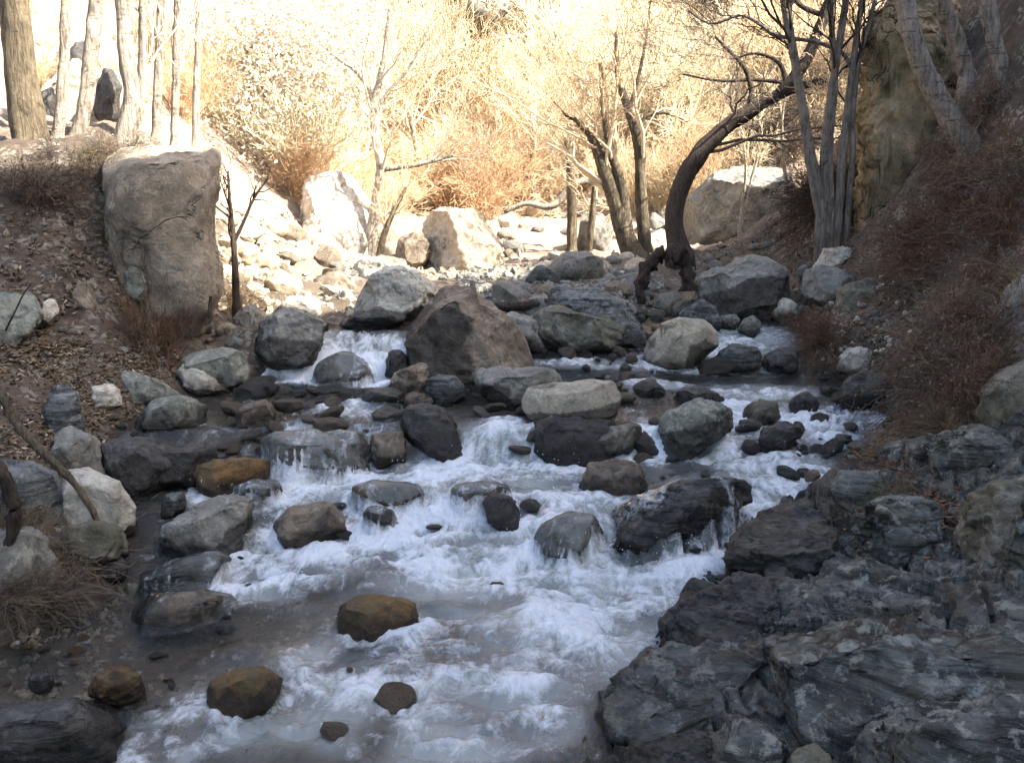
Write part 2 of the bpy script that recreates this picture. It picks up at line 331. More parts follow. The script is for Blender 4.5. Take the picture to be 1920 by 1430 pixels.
def shelf(x, y):
    """0..1: bare slate beside the lower right bank"""
    d = x-XR(y)
    return ss(-.05, .12, d)*ss(4.95, 4.3, y+.25*np.clip(d, 0, 2))*ss(2.2, 1.5, d)
ys = np.concatenate([np.linspace(-8, 1.2, 36)[:-1], np.geomspace(1.2, 9.5, 420)[:-1], np.geomspace(9.5, 60, 150)])
_h = 3.3*np.sinh(np.linspace(0, 1, 62)[1:]*2.2)/np.sinh(2.2)*4.; us = np.concatenate([-3.3-_h[::-1], np.linspace(-3.3, 3.3, 412), 3.3+_h])/16.5
YY, UU = np.meshgrid(ys, us, indexing='ij')
cx_ = 0
XX = UU*16.5*(.75+.085*np.maximum(YY, 0))
x, y = XX.ravel(), YY.ravel(); z = G(x, y)
s_ = chan(x, y); near = ss(12, 5, y)
out = ss(.02, -.2, s_)
sf = shelf(x, y)
z = z+out*(1-sf)*(.045*fbm(xyz(x*2.2, y*2.2, z*2), 5)+.02*fbm(xyz(x*9, y*9, z*9), 3))*(1+1.2*ss(8, 16, y))+(1-out)*.02*fbm(xyz(x*8, y*8), 3)
dR = x-XR(y); z = z-.17*ss(-.32, -.12, dR)*ss(1.75, 1.45, dR)*ss(5.05, 4.6, y+.25*np.clip(dR, 0, 2))*ss(1.3, 1.5, y)+sf*(.03*ledge(x, y, z)+.02*fbm(xyz(x*7, y*7, z*7), 4)+.03*fbm(xyz(x*2.5, y*2.5), 3))
ny, nx = YY.shape
idx = np.arange(ny*nx).reshape(ny, nx); Fq = np.stack([idx[:-1, :-1], idx[:-1, 1:], idx[1:, 1:], idx[1:, :-1]], -1).reshape(-1, 4)
wet_g = ss(.09, .0, z-W(x, y)+.05*fbm(xyz(x*5, y*5), 3))*ss(-.7, -.1, s_)*ss(10, 8, y)
hill = np.clip(ss(8.2, 11., y+.55*np.clip(-x-1, -3, 4)-.8*np.clip(x-1, 0, 6))+ss(-7, -9, x), 0, 1)
hill *= 1-ss(3.2, 4.2, x)*ss(14, 10, y)
bedm = ss(.0, .15, s_)*ss(9.2, 8.4, y)
gv = xyz(x, y, z); at_ = dict(wet=wet_g, hill=hill, bed=bedm, stone=sf)
fy = gv[Fq].mean(1)
def sub(mask, name):
    f = Fq[mask]; u, inv = np.unique(f, return_inverse=True)
    return tag(mk(name, gv[u], inv.reshape(-1, 4), M_SOIL, attrs={k: v[u] for k, v in at_.items()}), kind='structure')
hm = fy[:, 1] > 13.5
rm = (~hm) & (fy[:, 0] > 4.6)
sub(hm, 'hillside'); sub(rm, 'hill'); sub(~hm & ~rm, 'ground')
# broken slate of the lower bank: finer sheet over the shelf
by = np.arange(1.35, 5.0, .0085); bu = np.arange(-.12, 1.75, .0085)
BYY, BUU = np.meshgrid(by, bu, indexing='ij'); b_y = BYY.ravel(); b_x = XR(b_y)+BUU.ravel(); b_z = G(b_x, b_y)
k_ = shelf(b_x, b_y)
qq = xyz(b_x, b_y, b_z)
tw = fbm(qq*2.2, 4); cc = (b_z+.30*b_x+.16*b_y)/.075+1.3*tw; kk = np.floor(cc); ff = cc-kk
hsh = lambda *k: np.modf(np.abs(np.sin(sum(v*(12.9898, 78.233, 37.719)[i] for i, v in enumerate(k)))*43758.5453))[0]
def blk_(k):
    i1 = np.floor((b_x*.8+b_y*.6)/.21+.7*tw+6*hsh(k)); i2 = np.floor((b_y*.8-b_x*.6)/.30+.7*tw+5*hsh(k, k*0+3))
    return .6*hsh(k, i1, i2)+.4*hsh(k)
lay = blk_(kk)+(blk_(kk+1)-blk_(kk))*ss(.78, 1, ff)-.45*np.exp(-((ff-.86)/.08)**2)
b_z = b_z-.12+k_*(.095+.15*(lay-.35)+.03*fbm(qq*6, 5)+.012*(.5-np.abs(fbm(qq*17, 4))))
nby, nbu = BYY.shape; idb = np.arange(nby*nbu).reshape(nby, nbu); Fb = np.stack([idb[:-1, :-1], idb[:-1, 1:], idb[1:, 1:], idb[1:, :-1]], -1).reshape(-1, 4)
SHELF = (xyz(b_x, b_y, b_z), Fb, ss(.10, .0, b_z-W(b_x, b_y)+.05*fbm(qq*5, 3)))

# ------------------------------------------------------------------ rocks
LG = (.40, .41, .37)
M = dict(
 grey=rock_mat('grey_stone', (.20, .205, .195), (.105, .106, .10)),
 green=rock_mat('green_grey_stone', (.185, .205, .185), (.09, .10, .09), (.36, .38, .34)),
 blue=rock_mat('blue_grey_slate', (.15, .172, .182), (.075, .085, .09), (.30, .33, .33), .4, strata=.9),
 slate=rock_mat('weathered_slate', (.12, .138, .138), (.04, .046, .049), (.30, .325, .31), .55, strata=.7, sc=1.15, olive=.35),
 darkslate=rock_mat('dark_wet_slate', (.075, .08, .085), (.03, .032, .035), (.2, .21, .21), .35, strata=.8, olive=.35),
 brown=rock_mat('brown_grey_stone', (.20, .17, .135), (.10, .08, .062), (.33, .32, .27), .5),
 pale=rock_mat('pale_stone', (.42, .42, .38), (.26, .26, .235), (.55, .55, .51), .4),
 tan=rock_mat('tan_stone', (.34, .325, .27), (.21, .195, .155), (.44, .43, .38), .4),
 mossy=rock_mat('mossy_stone', (.165, .165, .145), (.075, .073, .064), (.32, .32, .28), .45, (.08, .076, .045), .3),
 dark=rock_mat('dark_stone', (.075, .075, .075), (.032, .031, .03), (.19, .19, .18), .25),
 gold=rock_mat('golden_algae_stone', (.23, .135, .05), (.07, .046, .024), (.26, .21, .13), .4, (.09, .075, .03), .35),
 cliff=rock_mat('cliff_stone', (.30, .25, .17), (.16, .13, .08), (.33, .30, .22), .4, (.11, .10, .05), .25, 0., .6, crack=.9),
 bold=rock_mat('bank_boulder_stone', (.29, .255, .205), (.16, .138, .11), (.40, .37, .30), .45, None, 0, 0., .5, crack=.25),
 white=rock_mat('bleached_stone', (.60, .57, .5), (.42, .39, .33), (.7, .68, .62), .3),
 earth=rock_mat('earthy_stone', (.13, .105, .08), (.07, .055, .04), (.2, .18, .15), .3),
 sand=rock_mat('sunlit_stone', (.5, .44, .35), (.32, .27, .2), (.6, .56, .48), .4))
tag(mk('bedrock_ground', SHELF[0], SHELF[1], M['slate'], attrs=dict(wet=np.maximum(SHELF[2], .25+.5*ss(.9, .2, BUU.ravel())))), kind='structure')
UP = np.array([0, 0, 1.])
def poly_frame(poly, Y):
    P = np.asarray(poly, float); x, y = P[:, 0], P[:, 1]; x2, y2 = np.roll(x, -1), np.roll(y, -1); c = x*y2-x2*y; A = c.sum()/2
    cx, cy = ((x+x2)*c).sum()/(6*A), ((y+y2)*c).sum()/(6*A)
    C = at(cx, cy, Y); d = ray(cx, cy); d /= np.linalg.norm(d); u = np.cross(d, UP); u /= np.linalg.norm(u); v = np.cross(u, d)
    r = ray(x, y); t = ((C-CAM)@d)/(r@d); Q = CAM+r*t[:, None]-C
    return C, u, v, d, np.stack([Q@u, Q@v], 1)
def radial(L, th):
    out = np.zeros(len(th))
    a, b = L, np.roll(L, -1, 0)
    dx, dy = np.cos(th), np.sin(th)
    for (p, q) in zip(a, b):
        e = q-p; den = dx*e[1]-dy*e[0]; den = np.where(np.abs(den) < 1e-9, 1e-9, den)
        t = (p[0]*e[1]-p[1]*e[0])/den; s = (p[0]*dy-p[1]*dx)/den
        ok = (t > 0) & (s >= -1e-6) & (s <= 1+1e-6); out = np.where(ok, np.maximum(out, t), out)
    bad = out <= 0
    if bad.any(): out[bad] = np.median(out[~bad])
    return out
INROCK = []; VEIL = []
def rock(name, poly, label, mat, Y=None, T=None, sub=5, nf=10, rough=.06, strata=0., sn=(.15, .25, 1), thick=.05, seed=0, cat=None, group=None, wh=.09, wetall=0., cuts=None, base=None, boxy=.62, fc=.86, dampdir=None, lift=0., nowater=False, sink=1.4, stain=None, veil=0., fine=0.):
    rg = np.random.default_rng(seed or abs(hash_s(label)) % 99991)
    P = np.asarray(poly, float)
    if Y is None:
        bx, by = base or (P[:, 0].min()*.5+P[:, 0].max()*.5, P[:, 1].max())
        Y = ground_at(bx, min(by, 1560))[1]
    wpx = np.ptp(P[:, 0])/FPX*Y; hpx = np.ptp(P[:, 1])/FPX*Y
    T = T or .5*min(wpx, hpx*1.7)
    C, u, v, d, L = poly_frame(P, Y+.45*T)
    L = L*np.where(L[:, 1:] < 0, np.array([[1., sink]]), 1.)
    D, F = ico(sub)
    rho = np.hypot(D[:, 0], D[:, 1]); th = np.arctan2(D[:, 1], D[:, 0])
    tt = np.linspace(-np.pi, np.pi, 361); R = radial(L, tt); R = np.convolve(np.concatenate([R[-4:-1], R, R[1:4]]), np.ones(5)/5, 'same')[3:-3]
    R = np.interp(th, tt, R)*1.02
    V = (R*np.cos(th)*rho**boxy)[:, None]*u+(R*np.sin(th)*rho**boxy)[:, None]*v+(T*np.sign(D[:, 2])*np.abs(D[:, 2])**.85)[:, None]*d
    size = (wpx+hpx)/2
    j = lambda s=.18: rg.normal(size=3)*s
    pl = [(np.array([0, -.35, 1])+j(), fc-.04), (np.array([.15, -1, .12])+j(.25), fc-.08), (np.array([.8, -.6, .25])+j(), fc-.02), (np.array([-.8, -.6, .25])+j(), fc-.02), (np.array([0, .9, .3])+j(), .9)]
    for k in range(nf):
        q = rg.normal(size=3); q -= d*max(0, q@d)*1.3; pl.append((q, rg.uniform(fc-.1, .95)))
    pl += [(np.array(a), b) for a, b in (cuts or [])]
    for q, f in pl:
        q = q/np.linalg.norm(q); s = V@q; h = f*s.max(); V = V-np.maximum(s-h, 0)[:, None]*q
    a_, b_ = V@u, V@v
    for w_, c_, l_ in ((u, a_, L[:, 0]), (v, b_, L[:, 1])):
        sc_ = np.ptp(l_)/np.ptp(c_)*1.02; V = V+np.outer((c_-c_.min())*sc_+l_.min()-.01*np.ptp(l_)-c_, w_)
    N = vnormals(V, F); q = V/size+rg.uniform(0, 50, 3)
    V = V+N*(size*rough*(fbm(q*2.4, 6, gain=.56)))[:, None]+N*(size*rough*.5*(.45-np.abs(fbm(q*6.5, 5))))[:, None]
    if strata:
        s3 = np.array(sn, float); s3 /= np.linalg.norm(s3); a1 = np.cross(s3, [0, 1, .2]); a1 /= np.linalg.norm(a1); a2 = np.cross(s3, a1)
        hs = lambda *k: np.modf(np.abs(np.sin(sum(kk*(12.9898, 78.233, 37.719)[i] for i, kk in enumerate(k))+seed*.7)*43758.5453))[0]
        c = (V@s3)/thick+1.5*fbm(q*1.6, 4); k = np.floor(c); f = c-k
        tw = .25*fbm(q*4, 3)
        def blk(k):
            i1 = np.floor((V@a1)/(thick*3.4)+tw*3+7*hs(k)); i2 = np.floor((V@a2)/(thick*5)+tw*3+5*hs(k, k*0+2))
            return .55*hs(k, i1, i2)+.45*hs(k)
        lay = blk(k)+(blk(k+1)-blk(k))*ss(.8, 1, f)-.5-.35*np.exp(-((f-.88)/.07)**2)
        N = vnormals(V, F); flat = 1-np.abs(N@s3)**2*.75
        V = V+N*(strata*lay*flat*(.25+.95*ss(-.25, .35, fbm(q*1.7+4, 3))))[:, None]
    if fine: N = vnormals(V, F); V = V+N*(fine*(fbm(V*5+seed, 5)+.8*(.4-np.abs(fbm(V*9+3, 5)))))[:, None]
    X = V+C; X[:, 2] += lift
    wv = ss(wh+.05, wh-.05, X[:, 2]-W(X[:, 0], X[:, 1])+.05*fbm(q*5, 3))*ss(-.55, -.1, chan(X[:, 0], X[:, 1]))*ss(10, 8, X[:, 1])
    if dampdir is not None:  # faces darkened by direction: damp rock plus painted underside shade
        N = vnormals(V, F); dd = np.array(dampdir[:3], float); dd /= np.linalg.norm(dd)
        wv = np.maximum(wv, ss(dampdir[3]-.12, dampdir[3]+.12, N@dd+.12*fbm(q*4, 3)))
    if stain is not None:  # outlined area darkened: damp rock and shade put into the colour
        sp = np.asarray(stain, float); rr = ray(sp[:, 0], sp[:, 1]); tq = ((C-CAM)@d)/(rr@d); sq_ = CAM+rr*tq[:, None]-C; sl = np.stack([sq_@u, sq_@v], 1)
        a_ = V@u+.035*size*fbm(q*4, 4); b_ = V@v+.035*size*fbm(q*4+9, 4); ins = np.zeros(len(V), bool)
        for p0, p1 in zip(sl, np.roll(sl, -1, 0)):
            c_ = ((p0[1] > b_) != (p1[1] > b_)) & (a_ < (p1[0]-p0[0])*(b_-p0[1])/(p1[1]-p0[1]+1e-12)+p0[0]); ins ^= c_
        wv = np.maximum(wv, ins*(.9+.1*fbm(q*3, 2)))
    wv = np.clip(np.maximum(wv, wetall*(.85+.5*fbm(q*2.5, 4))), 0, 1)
    o = mk(name, V, F, M[mat] if isinstance(mat, str) else mat, attrs=dict(wet=wv), loc=C+np.array([0, 0, lift]))
    if veil: VEIL.append((X.copy(), F, veil))
    if not nowater and chan(C[0], C[1]) > -.05 and C[1] < 7.2: INROCK.append((C[0], C[1], wpx/2))
    tag(o, label, cat or {'boulder': 'boulder', 'stone': 'stone'}.get(name.split('_')[-1], 'rock'), group)
    return o
def hash_s(s):
    h = 7
    for ch in s: h = (h*131+ord(ch)) % 1000003
    return h
R = rock
# -- upper cascade and middle of the stream
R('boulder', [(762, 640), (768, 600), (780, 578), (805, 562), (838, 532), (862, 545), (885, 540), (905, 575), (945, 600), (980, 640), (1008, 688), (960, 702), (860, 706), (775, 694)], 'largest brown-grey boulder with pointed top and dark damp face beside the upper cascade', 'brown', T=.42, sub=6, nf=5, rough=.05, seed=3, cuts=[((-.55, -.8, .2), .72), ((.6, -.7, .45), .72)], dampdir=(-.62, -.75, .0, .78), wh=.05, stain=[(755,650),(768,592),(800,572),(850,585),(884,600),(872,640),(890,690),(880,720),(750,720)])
R('boulder', [(980, 752), (992, 727), (1040, 718), (1110, 713), (1150, 716), (1162, 745), (1155, 778), (1120, 797), (1060, 800), (1008, 796), (984, 782)], 'smooth oblong pale boulder resting like a loaf across the middle of the stream', 'tan', Y=5.32, T=.17, sink=1.05, sub=6, nf=2, rough=.022, boxy=.5, fc=.95, seed=5, wh=-.1, stain=[(985,775),(1050,775),(1110,765),(1165,750),(1170,810),(985,810)])
R('rock', [(1000, 790), (1040, 782), (1110, 785), (1150, 790), (1160, 830), (1130, 862), (1060, 866), (1010, 850)], 'black wet rock underneath the smooth oblong boulder', 'dark', Y=5.04, T=.13, wetall=.85)
R('slab', [(893, 705), (905, 688), (940, 688), (985, 691), (1050, 699), (1058, 720), (1000, 742), (975, 758), (945, 758), (905, 735)], 'flat grey slab behind the smooth oblong boulder, below the pointed one', 'grey', T=.16, cat='rock', wh=.05, stain=[(890,722),(930,716),(955,728),(960,765),(890,765)])
R('rock', [(726, 727), (744, 701), (775, 683), (800, 684), (806, 705), (790, 730), (762, 750), (742, 750)], 'tilted tan rock at the foot of the big pointed boulder', 'brown', T=.1, wh=.03, stain=[(722,725),(745,715),(775,722),(795,712),(800,760),(722,760)])
R('stone', [(797, 715), (820, 704), (850, 706), (870, 722), (872, 745), (845, 755), (808, 753)], 'blue-grey stone beside the tilted tan rock', 'blue', T=.1, wetall=.35)
R('stone', [(755, 752), (775, 736), (795, 735), (812, 750), (808, 764), (760, 764)], 'small rounded brown stone below the tilted tan rock', 'brown', T=.07, wetall=.5)
R('rock', [(750, 790), (765, 768), (800, 760), (835, 768), (862, 790), (870, 818), (878, 850), (860, 860), (828, 856), (780, 832), (752, 818)], 'black wet boulder with a steep face at the brink of the middle fall', 'dark', T=.16, wetall=.75, sub=5, rough=.06)
R('rock', [(700, 815), (755, 808), (762, 832), (757, 864), (712, 870), (690, 850)], 'square brown block at the brink beside the black wet boulder', 'brown', T=.12, wetall=.4, nf=5, boxy=.5)
R('rock', [(596, 818), (640, 806), (690, 812), (694, 850), (685, 872), (640, 862), (605, 842)], 'dark brown rock at the brink with water sliding past its flank', 'dark', T=.13, wetall=.6, veil=0.6)
R('rock', [(486, 838), (530, 812), (590, 806), (650, 826), (690, 866), (680, 884), (600, 892), (540, 880), (502, 862)], 'broad rounded rock sheeted by sliding water above the white chute', 'grey', T=.22, wetall=.8, rough=.03, veil=0.8)
R('rock', [(362, 908), (380, 876), (420, 860), (480, 855), (502, 866), (498, 892), (470, 912), (420, 922), (370, 922)], 'golden moss topped rock with thin trickles running down its face', 'gold', T=.13, wetall=.45)
R('rock', [(436, 918), (470, 903), (515, 903), (532, 920), (510, 938), (450, 940)], 'low olive stained rock just below the golden moss topped rock', 'mossy', T=.1, wetall=.4, veil=0.6)
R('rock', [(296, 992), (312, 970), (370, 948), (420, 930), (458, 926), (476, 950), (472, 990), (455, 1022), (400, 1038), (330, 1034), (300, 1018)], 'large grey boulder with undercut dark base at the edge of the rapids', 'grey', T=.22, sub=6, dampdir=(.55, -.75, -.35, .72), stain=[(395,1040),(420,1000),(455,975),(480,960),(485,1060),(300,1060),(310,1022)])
R('rock', [(300, 950), (312, 925), (340, 922), (350, 940), (338, 962), (306, 966)], 'small purplish stone perched behind the grey undercut boulder', 'blue', T=.06)
R('rock', [(186, 872), (192, 832), (240, 816), (300, 826), (335, 850), (330, 900), (290, 924), (235, 920), (195, 905)], 'dark cracked boulder at the foot of the dirt slope', 'dark', T=.22, sub=6, wetall=.2)
R('rock', [(290, 850), (330, 834), (380, 836), (400, 850), (392, 872), (360, 905), (310, 915), (285, 890)], 'black shadowed rock beneath a ledge of pouring water', 'dark', T=.14, wetall=.7)
R('stone', [(365, 845), (385, 832), (405, 838), (408, 858), (390, 868), (370, 862)], 'round blue-black stone beside the golden moss topped rock', 'blue', T=.06, wetall=.6)
R('rock', [(512, 990), (540, 960), (580, 944), (616, 944), (640, 968), (652, 1006), (600, 1014), (540, 1018)], 'brown-grey wedge shaped rock with foam curling past both ends', 'brown', T=.15, wetall=.35, dampdir=(.7, -.7, -.1, .6), stain=[(585,1020),(590,975),(615,955),(660,1000),(660,1030)])
R('rock', [(904, 940), (930, 922), (958, 935), (976, 962), (976, 986), (945, 992), (918, 975)], 'small black rock alone in the white water below the middle fall', 'dark', T=.08, wetall=.8)
R('rock', [(845, 928), (870, 908), (910, 902), (950, 912), (962, 932), (930, 948), (870, 952)], 'domed grey rock washed over by foam above the small black rock', 'grey', T=.12, wetall=.8, rough=.03, veil=0.85)
R('rock', [(660, 918), (700, 902), (760, 907), (800, 918), (780, 942), (700, 946)], 'rusty brown submerged rock in the foam pool', 'gold', T=.14, wetall=.7, rough=.03, veil=0.75)
R('rock', [(680, 960), (705, 948), (735, 960), (750, 985), (725, 996), (690, 985)], 'thin black rock edge showing through the foam pool', 'dark', T=.08, wetall=.8, veil=0.5)
R('rock', [(1085, 908), (1105, 872), (1150, 862), (1205, 868), (1213, 900), (1195, 918), (1120, 922)], 'angular dark brown block under the mossy green slab', 'brown', T=.13, wetall=.65, nf=6, boxy=.5, stain=[(1110,890),(1150,895),(1200,890),(1220,930),(1100,930)])
R('ledge', [(1120, 965), (1180, 938), (1260, 913), (1340, 893), (1398, 903), (1408, 932), (1340, 966), (1300, 985), (1230, 1000), (1190, 1014), (1135, 1008)], 'long low layered ledge of dark slate washed by the rapids', 'darkslate', T=.26, sub=6, strata=.03, thick=.035, cat='rock', wetall=.55, veil=0.3)
R('rock', [(1000, 1030), (1025, 985), (1070, 960), (1110, 968), (1130, 1000), (1110, 1035), (1050, 1045)], 'greenish boulder veiled by a thin sheet of sliding water', 'green', T=.15, wetall=.8, rough=.03, veil=0.9)
R('slab', [(1236, 790), (1250, 765), (1290, 747), (1340, 751), (1370, 770), (1375, 792), (1320, 818), (1290, 838), (1252, 848), (1240, 825)], 'pale green tilted slab with layered edge at the brink of the fall', 'green', T=.2, sub=6, strata=.014, thick=.04, cat='rock', sn=(-.1, -.3, 1), wh=.02, stain=[(1235,815),(1290,800),(1370,785),(1380,815),(1290,860),(1235,860)])
R('rock', [(1062, 850), (1095, 820), (1130, 802), (1180, 793), (1204, 800), (1202, 842), (1160, 855), (1100, 860)], 'mossy dark green slab between the oblong boulder and the pale slab', 'mossy', T=.17, strata=.012, thick=.04, wetall=.45)
R('stone', [(1388, 790), (1395, 765), (1425, 748), (1455, 754), (1466, 780), (1455, 792), (1410, 796)], 'rounded stone half olive and half slate grey in the side rapids', 'mossy', T=.1, wetall=.4)
R('rock', [(1418, 835), (1425, 808), (1460, 790), (1500, 795), (1505, 815), (1470, 838), (1440, 844)], 'jagged black rock splashed by the side rapids', 'dark', T=.1, wetall=.75, rough=.1)
R('rock', [(1262, 745), (1290, 725), (1325, 726), (1358, 748), (1340, 760), (1280, 760)], 'low dark wedge of rock behind the pale green slab', 'dark', T=.11, wetall=.45)
R('rock', [(1478, 760), (1490, 738), (1515, 735), (1535, 760), (1520, 770), (1485, 770)], 'small dark wet rock upstream of the splashing black one', 'dark', T=.09, wetall=.7)
R('boulder', [(1568, 752), (1590, 716), (1620, 693), (1652, 700), (1664, 722), (1652, 748), (1620, 764), (1580, 764)], 'blue-black boulder at the water edge below the bramble bank', 'dark', T=.18, wetall=.3)
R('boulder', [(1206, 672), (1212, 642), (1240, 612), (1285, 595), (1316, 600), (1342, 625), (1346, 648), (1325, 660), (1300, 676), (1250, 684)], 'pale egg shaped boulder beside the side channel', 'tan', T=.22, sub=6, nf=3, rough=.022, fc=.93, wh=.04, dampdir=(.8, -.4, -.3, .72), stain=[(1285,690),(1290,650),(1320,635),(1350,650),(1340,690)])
R('rock', [(1334, 690), (1340, 662), (1370, 648), (1420, 648), (1430, 672), (1425, 692), (1370, 697)], 'dark blue layered rock in front of the pale egg shaped boulder', 'blue', T=.13, strata=.012, thick=.03, wetall=.4)
R('rock', [(1428, 690), (1435, 668), (1465, 652), (1495, 665), (1498, 690), (1460, 697)], 'dark flat topped rock touching the reddish bramble by the water', 'dark', T=.12, wetall=.25)
R('boulder', [(1272, 602), (1290, 577), (1315, 562), (1340, 575), (1352, 612), (1310, 618)], 'dark blue-grey rock behind the pale egg shaped boulder', 'blue', T=.14)
R('stone', [(1384, 618), (1392, 598), (1412, 591), (1426, 602), (1424, 622), (1400, 630)], 'small round green stone in the side channel', 'green', T=.08, wetall=.2)
R('stone', [(1344, 612), (1350, 592), (1380, 590), (1392, 604), (1380, 616)], 'flat little grey stone next to the round green stone', 'grey', T=.07)
R('stone', [(1446, 592), (1450, 566), (1472, 558), (1495, 574), (1500, 596), (1470, 602)], 'cream rounded stone at the head of the side channel', 'pale', T=.1)
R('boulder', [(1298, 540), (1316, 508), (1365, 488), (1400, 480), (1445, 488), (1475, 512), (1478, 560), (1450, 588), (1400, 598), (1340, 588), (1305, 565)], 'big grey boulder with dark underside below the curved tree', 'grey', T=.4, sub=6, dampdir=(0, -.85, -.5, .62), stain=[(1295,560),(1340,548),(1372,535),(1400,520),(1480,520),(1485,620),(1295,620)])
R('rock', [(1524, 495), (1535, 472), (1585, 461), (1606, 470), (1606, 498), (1570, 508), (1535, 506)], 'pale flat stone on top of the heap by the bramble bank', 'pale', Y=7.85, T=.16)
R('rock', [(1500, 545), (1508, 512), (1545, 497), (1590, 508), (1615, 532), (1600, 556), (1540, 562)], 'rounded grey rock in the heap under the pale flat stone', 'grey', Y=7.45, T=.2)
R('rock', [(1562, 590), (1570, 545), (1620, 522), (1660, 530), (1698, 548), (1690, 580), (1640, 600), (1590, 604)], 'square greenish rock at the bottom of the heap by the bramble bank', 'mossy', Y=6.95, T=.2, stain=[(1630,560),(1700,545),(1710,610),(1640,620)])
R('slab', [(1608, 505), (1618, 482), (1650, 482), (1668, 500), (1655, 520), (1620, 522)], 'thin layered slab tucked behind the heap by the bramble bank', 'grey', Y=7.6, T=.14, strata=.012, thick=.03, cat='rock')
R('rock', [(1568, 690), (1580, 660), (1608, 650), (1632, 662), (1636, 690), (1600, 700)], 'greenish white stone lying in the gravel below the bramble', 'pale', T=.11)
R('rock', [(996, 605), (1020, 578), (1070, 573), (1120, 588), (1155, 620), (1165, 650), (1110, 656), (1035, 645), (1000, 625)], 'dark olive rock with curved stripes behind the pointed boulder', 'mossy', T=.25, strata=.02, thick=.05, sn=(.3, .1, 1), sub=6)
R('slab', [(1030, 570), (1060, 540), (1130, 538), (1180, 562), (1206, 600), (1210, 632), (1165, 642), (1125, 600), (1060, 580)], 'long grey slab sloping down behind the striped olive rock', 'blue', T=.3, cat='rock', sub=6)
R('rock', [(930, 600), (960, 585), (1000, 596), (1030, 640), (1010, 658), (960, 640)], 'grey rock leaning on the back of the pointed boulder', 'grey', T=.16)
R('boulder', [(664, 582), (678, 546), (710, 514), (742, 496), (782, 502), (814, 530), (822, 562), (780, 590), (720, 594)], 'pale green-white boulder at the edge of the sunlight above the cascade', 'pale', T=.36, sub=6, cuts=[((-.8, -.55, .1), .75)])
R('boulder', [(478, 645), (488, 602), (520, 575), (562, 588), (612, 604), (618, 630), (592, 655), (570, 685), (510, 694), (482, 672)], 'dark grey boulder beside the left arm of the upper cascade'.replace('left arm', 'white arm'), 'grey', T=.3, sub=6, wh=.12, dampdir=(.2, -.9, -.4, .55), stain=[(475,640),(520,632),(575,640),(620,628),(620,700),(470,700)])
R('rock', [(582, 716), (600, 682), (640, 659), (672, 664), (697, 692), (704, 716)], 'humped rock splitting the white arm of the upper cascade', 'grey', Y=6.25, T=.14, wetall=.65, rough=.03, veil=0.5)
R('rock', [(722, 700), (728, 665), (748, 656), (762, 672), (764, 702)], 'small black rock in the falling water beside the pointed boulder', 'dark', Y=6.33, T=.08, wetall=.85)
R('rock', [(636, 605), (680, 588), (712, 577), (760, 592), (758, 610), (690, 616)], 'flat dark slab lying across the top of the cascade', 'dark', Y=6.75, T=.16)
R('rock', [(345, 685), (365, 662), (420, 652), (458, 660), (466, 690), (464, 724), (420, 724), (375, 704)], 'smooth green-grey boulder at the pool edge below the dirt slope', 'green', T=.2, sub=6, rough=.025, nf=4)
R('rock', [(345, 640), (365, 615), (430, 610), (470, 630), (468, 662), (400, 668), (352, 662)], 'long brown-grey rock behind the smooth green-grey boulder', 'brown', Y=6.55, T=.2)
R('rock', [(436, 600), (450, 575), (480, 572), (494, 592), (488, 618), (455, 622)], 'upright pale grey stone in the bank beside the tall cliff-like boulder', 'grey', Y=7.0, T=.12)
R('slab', [(330, 700), (348, 684), (400, 706), (436, 724), (430, 738), (360, 734), (335, 718)], 'pale flat slab half under the smooth green-grey boulder', 'pale', T=.12, cat='rock')
R('rock', [(226, 735), (235, 701), (272, 697), (312, 720), (348, 742), (330, 756), (258, 760)], 'pale green wedge of rock with a shaded end on the shore', 'green', T=.14, nf=5, cuts=[((-.9, -.4, .1), .7)])
R('rock', [(256, 785), (290, 755), (350, 741), (386, 765), (390, 786), (310, 800), (262, 800)], 'two-toned pale rock with a dark facet at the pool edge', 'green', T=.13, cuts=[((.75, -.65, .05), .7)], dampdir=(.75, -.65, .05, .8))
R('stone', [(164, 745), (175, 724), (205, 719), (228, 730), (230, 752), (200, 762), (172, 758)], 'whitish round stone on the leaf littered shore', 'pale', T=.09)
R('rock', [(438, 785), (450, 762), (500, 748), (516, 770), (508, 792), (450, 797)], 'brown rock breaking the shallow tan water', 'brown', T=.1, wetall=.5)
R('rock', [(82, 775), (92, 728), (125, 720), (145, 740), (158, 780), (150, 812), (110, 815), (88, 800)], 'pale blue-grey upright rock leaning against the bank', 'blue', T=.12)
R('rock', [(90, 850), (100, 815), (140, 800), (180, 825), (200, 870), (185, 895), (130, 895), (98, 880)], 'dull grey boulder behind the crooked dead branch', 'grey', T=.18)
R('boulder', [(-90, 920), (-40, 868), (10, 860), (60, 868), (120, 892), (135, 940), (110, 985), (20, 985), (-80, 985)], 'large bluish pale boulder at the frame edge behind the dry twigs', 'blue', Y=3.95, T=.3, sub=6, rough=.04)
R('boulder', [(105, 940), (120, 888), (170, 876), (225, 902), (256, 948), (252, 1000), (200, 1012), (130, 990)], 'large whitish rounded boulder beside the crooked dead branch', 'pale', Y=4.1, T=.22, sub=6, rough=.035)
R('rock', [(118, 1010), (130, 985), (190, 974), (232, 998), (242, 1030), (200, 1046), (140, 1036)], 'dark moss covered rock beneath the whitish rounded boulder', 'mossy', Y=3.85, T=.14)
R('rock', [(-60, 1080), (-30, 1000), (40, 985), (85, 1010), (110, 1060), (90, 1110), (0, 1120)], 'grey boulder half buried behind dry twigs at the shore', 'grey', Y=3.55, T=.2)
